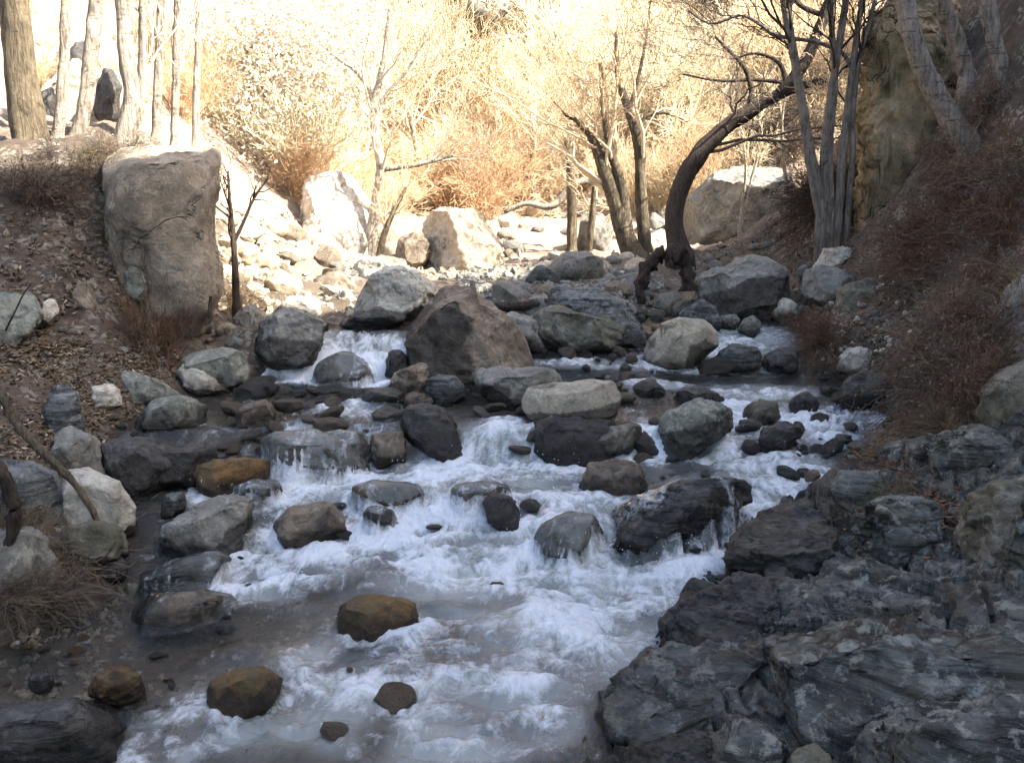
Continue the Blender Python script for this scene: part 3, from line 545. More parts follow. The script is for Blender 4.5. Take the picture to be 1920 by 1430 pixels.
R('boulder', [(-60, 600), (-30, 556), (0, 545), (60, 552), (82, 590), (75, 620), (40, 662), (0, 684), (-60, 690)], 'grey-green boulder bedded in the dirt slope at the frame edge', 'green', Y=5.2, T=.25, dampdir=(.2, -.7, -.6, .55))
R('stone', [(74, 590), (84, 560), (100, 560), (110, 580), (98, 600)], 'small white stone bedded high in the dirt slope', 'white', Y=5.4, T=.06)
R('boulder', [(-90, 1345), (-20, 1320), (100, 1310), (215, 1303), (240, 1308), (250, 1346), (215, 1372), (205, 1420), (190, 1520), (-90, 1520)], 'flat-topped dark slate slab sitting in the shallows at the frame corner', 'darkslate', nf=18, fc=.82, boxy=.5, Y=2.55, T=.3, sub=6, strata=.006, thick=.03, wetall=.25, cuts=[((0, -.05, 1), .85), ((.05, -1, .1), .7)], stain=[(40,1450),(60,1400),(130,1375),(195,1378),(215,1340),(250,1345),(210,1460)])
R('rock', [(165, 1300), (178, 1258), (220, 1246), (262, 1270), (274, 1312), (220, 1322)], 'brown algae coated rock behind the flat-topped slate slab', 'gold', T=.1, wetall=.7)
R('stone', [(54, 1285), (62, 1262), (85, 1256), (102, 1272), (95, 1290), (70, 1294)], 'small dark blue stone poking out of the quiet shallows', 'blue', T=.05, wetall=.4)
R('boulder', [(386, 1290), (408, 1252), (450, 1231), (500, 1229), (530, 1250), (522, 1276), (496, 1304), (460, 1320), (410, 1310)], 'golden brown algae coated boulder lowest in the rapids', 'gold', T=.14, wetall=.55, lift=-.045, rough=.03, nf=3, sub=6)
R('boulder', [(620, 1165), (640, 1120), (680, 1096), (735, 1094), (775, 1112), (790, 1152), (770, 1172), (700, 1178)], 'golden brown boulder with water curling over it mid rapids', 'gold', T=.15, wetall=.55, lift=-.045, rough=.03, nf=3, sub=6)
R('rock', [(262, 1085), (330, 1052), (400, 1036), (434, 1050), (428, 1078), (380, 1094), (300, 1105)], 'flat purplish slab just awash at the shore of the rapids', 'blue', T=.16, wetall=.75, rough=.025, veil=0.5)
R('rock', [(245, 1140), (300, 1115), (390, 1108), (445, 1125), (420, 1150), (330, 1168), (262, 1160)], 'low brown ledge under a skin of water near the dry twigs', 'brown', T=.16, wetall=.7, rough=.035, veil=0.7)
R('stone', [(186, 1075), (198, 1048), (226, 1042), (242, 1062), (232, 1088), (200, 1092)], 'blue-grey wet stone tucked under the bank by the dry twigs', 'blue', T=.07, wetall=.5)
R('boulder', [(194, 305), (222, 273), (270, 265), (322, 267), (372, 275), (402, 298), (411, 350), (406, 400), (401, 470), (413, 545), (408, 640), (330, 665), (250, 640), (222, 560), (210, 450), (200, 380)], 'tall cliff-like tan boulder at the top of the bank with cracks down it', 'bold', Y=6.35, T=.5, sub=6, nf=12, rough=.035, fc=.9, boxy=.42, sink=1., fine=.006)
R('rock', [(230, 520), (255, 495), (285, 510), (290, 545), (255, 556), (234, 545)], 'grey-green stone bedded in the dirt below the tall cliff-like boulder', 'green', Y=6.15, T=.1)
R('rock', [(130, 565), (145, 530), (170, 540), (185, 570), (175, 590), (140, 585)], 'earthy brown lump of rock jutting from the dirt slope', 'brown', Y=5.75, T=.1)
R('boulder', [(1828, 785), (1840, 732), (1880, 700), (1925, 678), (1990, 665), (1990, 830), (1880, 815), (1840, 805)], 'big grey-green boulder jutting from the bramble bank at the frame edge', 'mossy', Y=3.95, T=.3, sub=6, strata=.01, thick=.06, sn=(-.5, .2, 1))
R('rock', [(1862, 610), (1870, 560), (1900, 530), (1980, 500), (1980, 640), (1890, 640)], 'shadowy grey rock high in the bramble bank', 'grey', Y=4.9, T=.25)
# -- bare slate of the lower bank
R('ledge', [(1712, 860), (1740, 818), (1790, 796), (1845, 800), (1905, 830), (1925, 870), (1870, 905), (1800, 918), (1725, 905)], 'rounded layered slate hump below the big grey-green boulder', 'slate', nf=18, fc=.82, boxy=.5, Y=3.75, T=.25, sub=6, strata=.028, thick=.06, cat='rock', fine=.015)
R('ledge', [(1590, 1010), (1625, 950), (1680, 925), (1740, 935), (1775, 975), (1770, 1040), (1720, 1075), (1640, 1080), (1600, 1055)], 'upright broken slate shelf with mossy cracks above the stacked ledges', 'slate', nf=18, fc=.82, boxy=.5, Y=3.35, T=.22, sub=6, strata=.035, thick=.055, cat='rock', fine=.015)
R('ledge', [(1490, 1185), (1530, 1130), (1600, 1080), (1690, 1066), (1780, 1095), (1850, 1150), (1890, 1195), (1780, 1225), (1640, 1220), (1540, 1215)], 'stacked greenish slate ledges in thin broken steps', 'slate', nf=18, fc=.82, boxy=.5, Y=2.95, T=.3, sub=6, strata=.035, thick=.05, cat='rock', sn=(.05, .15, 1), cuts=[((-.35, -.3, 1), .58), ((-.2, -.35, 1), .66)], fine=.015)
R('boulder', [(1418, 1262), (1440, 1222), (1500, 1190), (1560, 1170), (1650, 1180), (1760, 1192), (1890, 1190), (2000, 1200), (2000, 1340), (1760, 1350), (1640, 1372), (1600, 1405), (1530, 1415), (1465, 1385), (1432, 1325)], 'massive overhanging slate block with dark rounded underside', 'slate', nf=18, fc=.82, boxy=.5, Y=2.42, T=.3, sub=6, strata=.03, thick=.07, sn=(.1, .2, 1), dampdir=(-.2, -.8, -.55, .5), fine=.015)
R('slab', [(1590, 1420), (1640, 1370), (1720, 1350), (1820, 1335), (2000, 1325), (2000, 1540), (1600, 1540)], 'pale slate slab lowest at the frame corner under the massive block', 'slate', nf=18, fc=.82, boxy=.5, Y=1.98, T=.25, sub=6, strata=.02, thick=.06, cat='rock', fine=.015)
R('rock', [(1335, 1400), (1360, 1358), (1420, 1346), (1466, 1372), (1470, 1430), (1430, 1470), (1350, 1460)], 'loose grey-green block below the massive overhanging slate', 'slate', nf=18, fc=.82, boxy=.5, Y=2.3, T=.12, strata=.012, thick=.04)
R('rock', [(1468, 1440), (1490, 1402), (1530, 1396), (1560, 1425), (1555, 1480), (1480, 1485)], 'small mossy stone wedged under the massive overhanging slate', 'mossy', Y=2.2, T=.1)
R('ledge', [(1368, 1030), (1400, 980), (1470, 945), (1545, 955), (1575, 1000), (1560, 1060), (1500, 1090), (1420, 1085), (1380, 1065)], 'dark wet slate point of thin leaves where the chute strikes the bank', 'darkslate', nf=18, fc=.82, boxy=.5, Y=3.55, T=.22, sub=6, strata=.03, thick=.045, cat='rock', wetall=.6, cuts=[((-.35, -.3, 1), .58), ((-.2, -.35, 1), .66)])
R('ledge', [(1240, 1180), (1290, 1110), (1360, 1075), (1450, 1085), (1500, 1120), (1470, 1180), (1400, 1215), (1300, 1225)], 'low purplish slate shelf of splintered layers along the chute', 'darkslate', nf=18, fc=.82, boxy=.5, Y=3.15, T=.25, sub=6, strata=.03, thick=.045, cat='rock', wetall=.6, cuts=[((-.35, -.3, 1), .58), ((-.2, -.35, 1), .66)])
R('ledge', [(1105, 1345), (1150, 1265), (1230, 1215), (1340, 1200), (1425, 1225), (1440, 1290), (1400, 1350), (1290, 1400), (1160, 1410)], 'smooth blue-grey slate apron sloping into the rapids', 'slate', nf=18, fc=.82, boxy=.5, Y=2.75, T=.3, sub=6, strata=.018, thick=.05, cat='rock', wetall=.6, cuts=[((-.35, -.3, 1), .58), ((-.2, -.35, 1), .66)], fine=.015)
R('ledge', [(1150, 1450), (1190, 1390), (1290, 1370), (1360, 1395), (1375, 1450), (1330, 1530), (1180, 1530)], 'dark slate foot at the water edge in the frame bottom', 'darkslate', nf=18, fc=.82, boxy=.5, Y=2.4, T=.2, sub=6, strata=.018, thick=.05, cat='rock', wetall=.6, cuts=[((-.35, -.3, 1), .58), ((-.2, -.35, 1), .66)])
R('rock', [(1790, 1010), (1810, 945), (1860, 915), (1960, 900), (1990, 960), (1990, 1060), (1900, 1080), (1820, 1060)], 'crumbling brown slate outcrop between the hump and the massive block', 'mossy', Y=3.0, T=.25, sub=6, strata=.02, thick=.05)
R('rock', [(1880, 1000), (1900, 930), (2000, 900), (2000, 1200), (1920, 1180), (1885, 1100)], 'tall green-grey slate face at the frame edge', 'slate', nf=18, fc=.82, boxy=.5, Y=2.75, T=.25, sub=6, strata=.02, thick=.05, sn=(1, .2, .3), fine=.015)
R('rock', [(1640, 860), (1665, 825), (1710, 830), (1712, 870), (1680, 890), (1645, 885)], 'small grey slate lump among red leaves behind the dark slate point', 'slate', nf=18, fc=.82, boxy=.5, Y=4.2, T=.12, strata=.012, thick=.04)
R('rock', [(1560, 930), (1590, 890), (1650, 880), (1690, 905), (1670, 950), (1600, 960)], 'grey slate lump with a yellowish grass tuft below it', 'slate', nf=18, fc=.82, boxy=.5, Y=3.85, T=.14, strata=.014, thick=.04)
# -- sunlit rocks further up the valley
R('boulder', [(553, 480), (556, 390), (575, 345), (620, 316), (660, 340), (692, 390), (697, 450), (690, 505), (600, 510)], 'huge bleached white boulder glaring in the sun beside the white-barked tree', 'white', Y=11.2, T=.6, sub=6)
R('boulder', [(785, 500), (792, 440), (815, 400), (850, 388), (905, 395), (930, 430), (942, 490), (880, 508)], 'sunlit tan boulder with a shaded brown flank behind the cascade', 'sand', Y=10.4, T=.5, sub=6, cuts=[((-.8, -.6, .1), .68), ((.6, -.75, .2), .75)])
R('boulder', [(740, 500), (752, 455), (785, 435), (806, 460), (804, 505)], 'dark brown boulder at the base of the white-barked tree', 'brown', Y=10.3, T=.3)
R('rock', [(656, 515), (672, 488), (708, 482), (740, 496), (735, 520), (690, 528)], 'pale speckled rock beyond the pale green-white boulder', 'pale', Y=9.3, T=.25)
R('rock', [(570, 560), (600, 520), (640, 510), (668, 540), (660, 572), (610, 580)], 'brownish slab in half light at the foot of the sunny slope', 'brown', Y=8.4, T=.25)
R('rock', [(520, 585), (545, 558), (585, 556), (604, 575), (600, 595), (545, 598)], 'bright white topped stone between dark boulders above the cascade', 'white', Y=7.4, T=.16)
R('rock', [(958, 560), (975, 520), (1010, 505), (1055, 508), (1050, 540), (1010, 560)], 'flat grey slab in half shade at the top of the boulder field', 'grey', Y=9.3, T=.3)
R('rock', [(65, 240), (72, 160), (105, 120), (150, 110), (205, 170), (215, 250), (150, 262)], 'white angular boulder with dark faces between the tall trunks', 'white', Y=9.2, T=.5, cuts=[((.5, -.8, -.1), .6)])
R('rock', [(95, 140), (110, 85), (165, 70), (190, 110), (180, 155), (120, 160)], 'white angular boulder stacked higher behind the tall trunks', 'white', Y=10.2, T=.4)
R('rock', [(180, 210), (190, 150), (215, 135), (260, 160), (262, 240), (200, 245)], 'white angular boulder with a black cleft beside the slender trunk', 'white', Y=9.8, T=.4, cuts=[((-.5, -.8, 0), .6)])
R('outcrop', [(300, 200), (315, 145), (360, 130), (430, 140), (430, 220), (380, 245), (310, 240)], 'grey rock outcrop in shade behind the slender trunks', 'grey', Y=13.2, T=.6, cat='rock')
R('outcrop', [(370, 260), (380, 180), (420, 120), (500, 110), (550, 160), (560, 250), (500, 300), (420, 290)], 'purple-grey craggy outcrop behind the pale leafed tree', 'grey', Y=13.8, T=.8, sub=6, cat='rock')
R('outcrop', [(840, 80), (855, 20), (870, -60), (960, -60), (965, 0), (930, 40), (890, 85)], 'grey cliff strip at the top of the brushy hillside', 'grey', Y=21, T=1.2, cat='rock')
R('outcrop', [(1275, 440), (1290, 380), (1340, 330), (1410, 310), (1480, 320), (1500, 400), (1480, 430), (1380, 445)], 'smooth grey mound of rock beyond the curved tree', 'grey', Y=14.2, T=1.2, sub=6, cat='rock', rough=.04)
R('rock', [(1080, 470), (1090, 415), (1130, 400), (1150, 440), (1145, 480)], 'grey boulder between the leaning tree stems', 'grey', Y=12.6, T=.4)
R('cliff', [(1642, 440), (1634, 300), (1638, 100), (1630, -30), (1800, -30), (1810, 60), (1800, 250), (1780, 400), (1720, 470), (1650, 470)], 'tall mossy tan cliff wall behind the leaning birch', 'cliff', Y=8.1, T=.5, sub=7, nf=14, rough=.06, fc=.9, boxy=.4, cat='cliff', fine=.03)
# -- loose stones, copies of a few shapes
proto = []
for k, m in enumerate(['grey', 'green', 'pale', 'brown', 'blue', 'sand', 'white', 'mossy']):
    D, F = ico(4); rg = np.random.default_rng(100+k); V = D*np.array([1, .85, .62])
    for i in range(16):
        q = rg.normal(size=3); q /= np.linalg.norm(q); s = V@q; V = V-np.maximum(s-rg.uniform(.72, .92)*s.max(), 0)[:, None]*q
    V = V+vnormals(V, F)*(.07*fbm(V*2+k*9, 4))[:, None]
    proto.append((V, F, m))
PM = {}
def stone(px, py, w, m, label, group, name='stone', z=None, rg=RNG, wet=None, sq=1.):
    """a loose stone w pixels wide with its foot at the pixel"""
    p = ground_at(px, py); r = w/2/FPX*p[1]
    ks = [k for k in range(len(proto)) if proto[k][2] == m] or [0]; k = rg.choice(len(proto)); V, F, _ = proto[k]
    iw = wet if wet is not None else (chan(p[0], p[1]) > -.05)*.7*(p[1] < 8)
    key = (k, m, round(float(iw), 1))
    if key not in PM:
        o = mk(name, V, F, M[m], attrs=dict(wet=np.full(len(V), iw))); PM[key] = o.data
    else:
        o = bpy.data.objects.new(name, PM[key]); COL.objects.link(o)
    o.location = (p[0], p[1]+r*.3, p[2]+r*.28*sq); o.scale = (r, r*rg.uniform(.8, 1.2), r*rg.uniform(.8, 1.25)*sq); o.rotation_euler = (rg.normal()*.25, rg.normal()*.25, rg.uniform(0, 6.28))
    tag(o, label, 'stone', group); return o
rg = np.random.default_rng(21)
def scatter(n, box, wr, mats, label, group, keep=None, sq=1., name='stone'):
    c = 0
    for _ in range(n*6):
        if c >= n: break
        px, py = rg.uniform(box[0], box[2]), rg.uniform(box[1], box[3])
        if keep and not keep(px, py): continue
        stone(px, py, rg.uniform(*wr)*(.6+.8*rg.random()**2), str(rg.choice(mats)), label, group, name=name, rg=rg, sq=sq); c += 1
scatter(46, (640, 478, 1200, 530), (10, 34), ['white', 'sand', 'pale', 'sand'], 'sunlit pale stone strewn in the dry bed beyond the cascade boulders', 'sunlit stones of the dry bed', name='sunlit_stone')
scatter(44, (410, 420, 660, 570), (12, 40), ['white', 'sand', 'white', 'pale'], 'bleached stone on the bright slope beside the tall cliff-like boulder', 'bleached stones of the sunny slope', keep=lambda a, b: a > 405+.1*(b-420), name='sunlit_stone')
scatter(30, (830, 535, 1290, 600), (14, 42), ['grey', 'blue', 'grey', 'green'], 'grey stone filling gaps in the shaded boulder field above the cascade', 'grey stones of the boulder field')
scatter(20, (900, 520, 1290, 610), (45, 100), ['grey', 'blue', 'green', 'grey', 'brown'], 'squat grey boulder in the shaded field between the pointed boulder and the big grey one', 'squat boulders of the shaded field', name='boulder')
scatter(10, (600, 500, 760, 590), (40, 80), ['grey', 'pale', 'brown', 'green'], 'boulder wedged around the pale green-white boulder', 'boulders round the pale boulder', name='boulder')
scatter(22, (420, 735, 760, 860), (45, 95), ['brown', 'grey', 'dark', 'brown'], 'low wet ledge stone in the shallow steps left of the brink'.replace('left of', 'above'), 'low ledge stones of the steps', sq=.55, name='ledge_stone')
scatter(12, (880, 740, 1240, 870), (40, 80), ['brown', 'grey', 'dark'], 'dark wet stone lodged in the middle fall', 'stones lodged in the middle fall', sq=.7, name='ledge_stone')
scatter(7, (560, 890, 1280, 1010), (40, 90), ['brown', 'dark', 'grey'], 'dark rock barely breaking the foam below the middle fall', 'rocks breaking the foam', sq=.5, name='ledge_stone')
scatter(10, (1340, 700, 1600, 850), (40, 80), ['dark', 'blue', 'grey'], 'dark wet rock amid the side rapids', 'rocks amid the side rapids', sq=.7, name='ledge_stone')
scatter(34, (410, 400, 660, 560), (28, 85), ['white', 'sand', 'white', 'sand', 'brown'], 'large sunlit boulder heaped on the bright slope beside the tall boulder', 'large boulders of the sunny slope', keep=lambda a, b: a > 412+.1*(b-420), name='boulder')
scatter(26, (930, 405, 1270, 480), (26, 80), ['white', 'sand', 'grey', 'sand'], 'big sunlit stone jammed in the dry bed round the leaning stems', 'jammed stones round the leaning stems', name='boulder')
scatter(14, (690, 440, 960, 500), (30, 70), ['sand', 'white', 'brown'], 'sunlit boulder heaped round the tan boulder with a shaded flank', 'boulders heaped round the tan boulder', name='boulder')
scatter(12, (1000, 490, 1290, 540), (40, 80), ['grey', 'sand', 'grey'], 'grey boulder at the shadow edge below the leaning stems', 'boulders at the shadow edge', name='boulder')
scatter(26, (1180, 570, 1330, 640), (12, 34), ['grey', 'blue', 'brown'], 'grey stone packed around the pale egg shaped boulder', 'stones around the egg shaped boulder')
scatter(26, (1030, 660, 1240, 745), (14, 46), ['dark', 'blue', 'brown', 'grey'], 'wet dark stone in the riffle behind the smooth oblong boulder', 'wet stones of the riffle')
scatter(24, (420, 730, 760, 850), (14, 50), ['brown', 'grey', 'dark'], 'half drowned brown stone in the shallow steps above the chute', 'half drowned stones', sq=.8, name='drowned_stone')
scatter(22, (1230, 790, 1560, 905), (14, 44), ['dark', 'blue', 'green', 'brown'], 'wet stone in the side rapids around the pale green slab', 'wet stones of the side rapids', sq=.8)
scatter(36, (1540, 560, 1740, 745), (8, 26), ['grey', 'brown', 'pale', 'green'], 'small stone in the gravel patch below the bramble', 'stones of the bramble gravel', name='cobble')
scatter(44, (10, 420, 330, 720), (8, 24), ['brown', 'grey', 'brown', 'pale'], 'small stone stuck in the steep dirt slope', 'stones of the dirt slope', name='cobble')
scatter(26, (100, 780, 260, 900), (10, 36), ['grey', 'green', 'brown', 'mossy'], 'small stone on the leafy shore above the dark cracked boulder', 'stones of the leafy shore')
scatter(18, (260, 600, 480, 700), (14, 40), ['grey', 'green', 'brown'], 'stone jammed at the foot of the tall cliff-like boulder', 'stones under the tall boulder')
scatter(22, (1480, 800, 1760, 960), (14, 44), ['slate', 'darkslate', 'blue'], 'broken slate piece on the bank beside the chute', 'slate pieces by the chute', sq=.7, name='slate_shard')
scatter(26, (1300, 1020, 1900, 1300), (12, 40), ['slate', 'darkslate', 'slate'], 'slate shard lying on the bare ledges', 'slate shards on the ledges', sq=.5, name='slate_shard')
scatter(20, (1290, 420, 1560, 520), (10, 30), ['grey', 'sand', 'brown'], 'stone on the dirt rise by the curved tree', 'stones by the curved tree')
scatter(16, (240, 1020, 470, 1190), (14, 46), ['brown', 'dark', 'blue'], 'drowned stone in the shallows by the dry twigs', 'drowned shore stones', sq=.6, name='drowned_stone')
scatter(4, (560, 1080, 1000, 1400), (30, 70), ['brown', 'gold', 'grey'], 'drowned stone beneath the rapids', 'drowned stones of the rapids', sq=.35, name='drowned_stone')
scatter(14, (0, 1180, 330, 1300), (16, 50), ['brown', 'gold', 'dark'], 'drowned stone in the quiet tan shallows', 'drowned stones of the quiet shallows', sq=.4, name='drowned_stone')
R('rock', [(70, 255), (74, 180), (95, 165), (112, 200), (114, 262)], 'dark angular rock filling the gap beside the thickest brown trunk', 'dark', Y=8.6, T=.3, wetall=.3)  # dark rock added in place of the white boulders' shaded faces
R('rock', [(178, 215), (184, 140), (208, 130), (226, 170), (222, 225)], 'dark shaded rock between the bent pale trunk and the stout bright trunk', 'dark', Y=9, T=.3, wetall=.3)  # added likewise, dark colour standing in for a shaded boulder face
R('rock', [(128, 165), (134, 88), (160, 78), (172, 120), (166, 170)], 'dark shaded rock higher up between the slim and the bent pale trunk', 'dark', Y=9.6, T=.3, wetall=.3)  # added likewise, shade of the higher boulder given as dark stone
R('stump', [(1312, 442), (1314, 424), (1324, 419), (1336, 424), (1338, 442)], 'small orange-brown stub on the sunny gravel just past the curved tree', 'gold', T=.1, cat='stump')
# ---- water sheet
def water_mat():
    n = NB('stream_water'); co = n.coord(False)
    fo = n.attr('foam')
    w1 = n.noise(co, 7, 8, .66, 2.2, scale=(1.15, .85, 1.)); w2 = n.noise(co, 30, 7, .68, 1.6, scale=(1.1, .9, 1)); w3 = n.noise(co, 3.2, 5, .6, 1.5)
    nz = n.math('ADD', n.math('MULTIPLY', w1, .55), n.math('ADD', n.math('MULTIPLY', w2, .2), n.math('MULTIPLY', w3, .25)))
    k = n.math('ADD', fo, n.math('MULTIPLY', n.math('SUBTRACT', nz, .515), 3.4))
    fac = n.ramp(k, [(.2, 0.), (.45, .26), (.75, .7), (1., .9)])
    body = n.n('ShaderNodeBsdfTransparent'); body.inputs[0].default_value = (.86, .85, .80, 1)
    silt = n.n('ShaderNodeBsdfDiffuse'); silt.inputs[0].default_value = (.24, .255, .245, 1)
    m0 = n.n('ShaderNodeMixShader'); n.l(n.attr('silt'), m0.inputs[0]); n.l(body.outputs[0], m0.inputs[1]); n.l(silt.outputs[0], m0.inputs[2])
    bp = n.bump(n.math('ADD', w2, n.math('MULTIPLY', w1, .8)), .14, .02)
    n.l(n.math('ADD', .3, n.math('MULTIPLY', fo, .6)), bp.node.inputs['Strength'])
    gl = n.n('ShaderNodeBsdfGlossy'); gl.inputs['Roughness'].default_value = .08; n.l(bp, gl.inputs['Normal'])
    fr = n.n('ShaderNodeFresnel'); fr.inputs['IOR'].default_value = 1.33; n.l(bp, fr.inputs['Normal'])
    m1 = n.n('ShaderNodeMixShader'); n.l(n.math('MULTIPLY', fr.outputs[0], 1.0, True), m1.inputs[0]); n.l(m0.outputs[0], m1.inputs[1]); n.l(gl.outputs[0], m1.inputs[2])
    fm = n.n('ShaderNodeBsdfPrincipled'); fm.inputs['Base Color'].default_value = (.74, .77, .80, 1); fm.inputs['Roughness'].default_value = .45; fm.inputs['Specular IOR Level'].default_value = .4
    n.l(n.bump(n.math('ADD', w2, w1), 1., .022), fm.inputs['Normal'])
    m2 = n.n('ShaderNodeMixShader'); n.l(fac, m2.inputs[0]); n.l(m1.outputs[0], m2.inputs[1]); n.l(fm.outputs[0], m2.inputs[2]); n.l(m2.outputs[0], n.out.inputs[0])
    return n.m
wy = np.concatenate([np.linspace(-3, 2.2, 30)[:-1], np.arange(2.2, 6.8, .0105), np.arange(6.8, 9.6, .03)]); wu = np.linspace(0, 1, 330)
A, B = np.meshgrid(wy, wu, indexing='ij'); a = A.ravel()
xl, xr = XL(a)-.22, XR(a)+.2
wx = xl+B.ravel()*(xr-xl); wz = W(wx, a); wf = foam_at(wx, a)
gr = np.gradient(wz.reshape(A.shape), wy, axis=0).ravel()
wf = np.clip(wf*.95+.35*ss(.45, 1.6, gr)*ss(3.2, 4.2, a)+.05*ss(3, 4, a), 0, 1.15)
fdx = -.5*ss(.7, .05, XR(a)-wx)*ss(3., 3.6, a)*ss(6.5, 5., a)                 # the current bends left along the slate
ac = wx-fdx*(a-4)*1.1; p = xyz(ac*6.5, a*5, wz*5); p = p+.45*np.stack([fbm(p*.6+3, 2), fbm(p*.6+11, 2), 0*a], 1)
t1 = fbm(p, 4); t2 = 1-np.abs(fbm(xyz(ac*10, a*7, wz*8+5), 4))*1.8; t3 = fbm(xyz(wx*30, a*22, wz*30), 3)
act = ss(.03, .25, foam_at(wx, a))*ss(7.2, 6.4, a)
cw = fbm(xyz(wx*2.6+.5*a, a*6.5, 0*a+2.7), 3); crest = cw*act
stk = fbm(xyz(ac*16+1.2*t1, a*5+1.2*t1, wz*4+8), 4)
rk = np.zeros(len(a)); 
for (X0, Y0, r0) in INROCK:
    q = np.hypot((wx-X0)/(r0*1.12), (a-Y0)/(r0*.8)); up_ = (a > Y0)
    rk = np.maximum(rk, np.exp(-((q-1)/.28)**2)*np.where(up_, .35, .55)*ss(.05, .3, foam_at(wx, a)+.06))
wf = np.clip(wf*.9+rk, 0, 1.15)
wf = wf*(.62+.5*ss(-.45, .45, fbm(xyz(wx*2.6+3, a*2.1, wz*2), 3)))
patch = ss(-.05, .4, fbm(xyz(wx*1.9+7, a*2.3, 0*a+1), 3))*ss(4.3, 3.8, a)*ss(.3, -.5, wx-.2*(a-3)); wf = wf*(1-.6*patch)+.15*act*(.7+.6*t1)
amp = .0045+.026*np.clip(wf, 0, 1); calm = ss(.28, .05, chan(wx, a))
wz = wz+.034*crest*ss(-.2, .3, wf)+amp*(.9*t1+.5*(t2-.6)+.16*t3)*(1-.5*calm)
wf = np.clip(wf*.84+.3*ss(.0, .5, crest)*act-.22*ss(.0, -.5, crest)+.18*stk*np.clip(wf*1.5, .05, 1)+.28*t1*np.clip(wf*1.6, .12, 1)+.2*(t2-.55)*np.clip(wf*1.5, 0, 1), 0, 1.2)
silt = np.clip(.05+.62*ss(.02, .3, foam_at(wx, a))*(1-.7*patch)+.35*ss(0, .3, foam_at(wx, a))*fbm(xyz(wx*3, a*3), 3), 0, .85)
vk = fbm(xyz(ac*4.6, a*2.0, wz*0+4.4), 4)
from mathutils.bvhtree import BVHTree
for (VX, FX, am) in VEIL:                                      # a skin of water drawn over the drowned boulders
    bt = BVHTree.FromPolygons([tuple(v) for v in VX.tolist()], [tuple(f) for f in FX.tolist()])
    lo_, hi_ = VX.min(0), VX.max(0); I = np.where((wx > lo_[0]-.02) & (wx < hi_[0]+.02) & (a > lo_[1]-.02) & (a < hi_[1]+.02))[0]
    for i in I:
        h = bt.ray_cast(Vector((wx[i], a[i], hi_[2]+.3)), Vector((0, 0, -1)))
        if h[0] is None: continue
        dz = h[0].z+.007-wz[i]
        if dz <= 0: continue
        m_ = float(ss(.52-am, .95-am, .5+.6*vk[i]+.12*(a[i]-(lo_[1]+hi_[1])/2)/(hi_[1]-lo_[1])))
        wz[i] += dz*m_-.03*(1-m_); wf[i] = (.06+.34*float(ss(-.3, .6, stk[i]+.3*t2[i]-.2)))*m_+wf[i]*(1-m_)*.5; silt[i] *= .5
ny, nx = A.shape; idx = np.arange(ny*nx).reshape(ny, nx); Fw = np.stack([idx[:-1, :-1], idx[:-1, 1:], idx[1:, 1:], idx[1:, :-1]], -1).reshape(-1, 4)
tag(mk('water', xyz(wx, a, wz), Fw, water_mat(), attrs=dict(foam=wf, silt=silt)), kind='structure')
# ------------------------------------------------------------------ trees and shrubs
B = dict(
 brown=bark_mat('brown_bark', (.17, .135, .085), (.04, .03, .02)),
 pale=bark_mat('pale_bark', (.44, .39, .31), (.12, .092, .07), .8, .7),
 grey=bark_mat('grey_bark', (.27, .245, .215), (.10, .085, .072)),
 stem=bark_mat('stem_bark', (.235, .205, .17), (.075, .06, .048)),
 dark=bark_mat('dark_bark', (.075, .055, .042), (.025, .018, .014)),
 birch=bark_mat('birch_bark', (.30, .265, .22), (.09, .072, .058), .8, .8))
TW = dict(
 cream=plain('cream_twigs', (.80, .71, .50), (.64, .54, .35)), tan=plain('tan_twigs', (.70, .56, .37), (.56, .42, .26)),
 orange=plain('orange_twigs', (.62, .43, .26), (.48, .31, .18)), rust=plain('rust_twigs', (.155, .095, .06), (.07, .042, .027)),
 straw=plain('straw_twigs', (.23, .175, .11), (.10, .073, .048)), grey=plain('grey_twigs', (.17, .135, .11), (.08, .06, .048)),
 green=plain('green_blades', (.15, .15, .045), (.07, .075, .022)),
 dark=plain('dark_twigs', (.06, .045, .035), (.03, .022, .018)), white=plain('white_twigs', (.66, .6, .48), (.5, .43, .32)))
def spawn(rg, P, Rr, per, Lr, ang=(.4, 1.0), n=6, tmin=.3, up=.15, bend=.25, wig=.05, rf=.6, rmin=.0015):
    M, m, _ = P.shape
    t = tmin+(1-tmin)*rg.random((M, per))**.8; x = t*(m-1); k = np.minimum(x.astype(int), m-2); f = (x-k)[..., None]; I = np.arange(M)[:, None]
    base = P[I, k]*(1-f)+P[I, k+1]*f; tan = P[I, k+1]-P[I, k]; tan /= np.linalg.norm(tan, axis=2)[..., None]+1e-9
    rad = (Rr[I, k]*(1-f[..., 0])+Rr[I, k+1]*f[..., 0])*rf
    q = rg.normal(size=base.shape); q -= (q*tan).sum(2)[..., None]*tan; q /= np.linalg.norm(q, axis=2)[..., None]+1e-9
    a = rg.uniform(*ang, (M, per))[..., None]; d = tan*np.cos(a)+q*np.sin(a)+np.array([0, 0, up]); d /= np.linalg.norm(d, axis=2)[..., None]
    L = np.asarray(Lr if np.isscalar(Lr) else rg.uniform(Lr[0], Lr[1], (M, per)))*np.ones((M, per)); L = (L*(1.1-.55*t))[..., None, None]
    s = np.linspace(0, 1, n)[None, None, :, None]; be = rg.normal(size=base.shape)[:, :, None]*bend+np.array([0, 0, up])
    Q = base[:, :, None]+d[:, :, None]*L*s+be*L*s*s+np.cumsum(rg.normal(size=(M, per, n, 3))*wig*np.minimum(s*4, 1), 2)*L*.5
    Q = Q.reshape(-1, n, 3); rr = np.maximum(rad.reshape(-1, 1)*np.linspace(1, .3, n)[None], rmin)
    return Q, rr
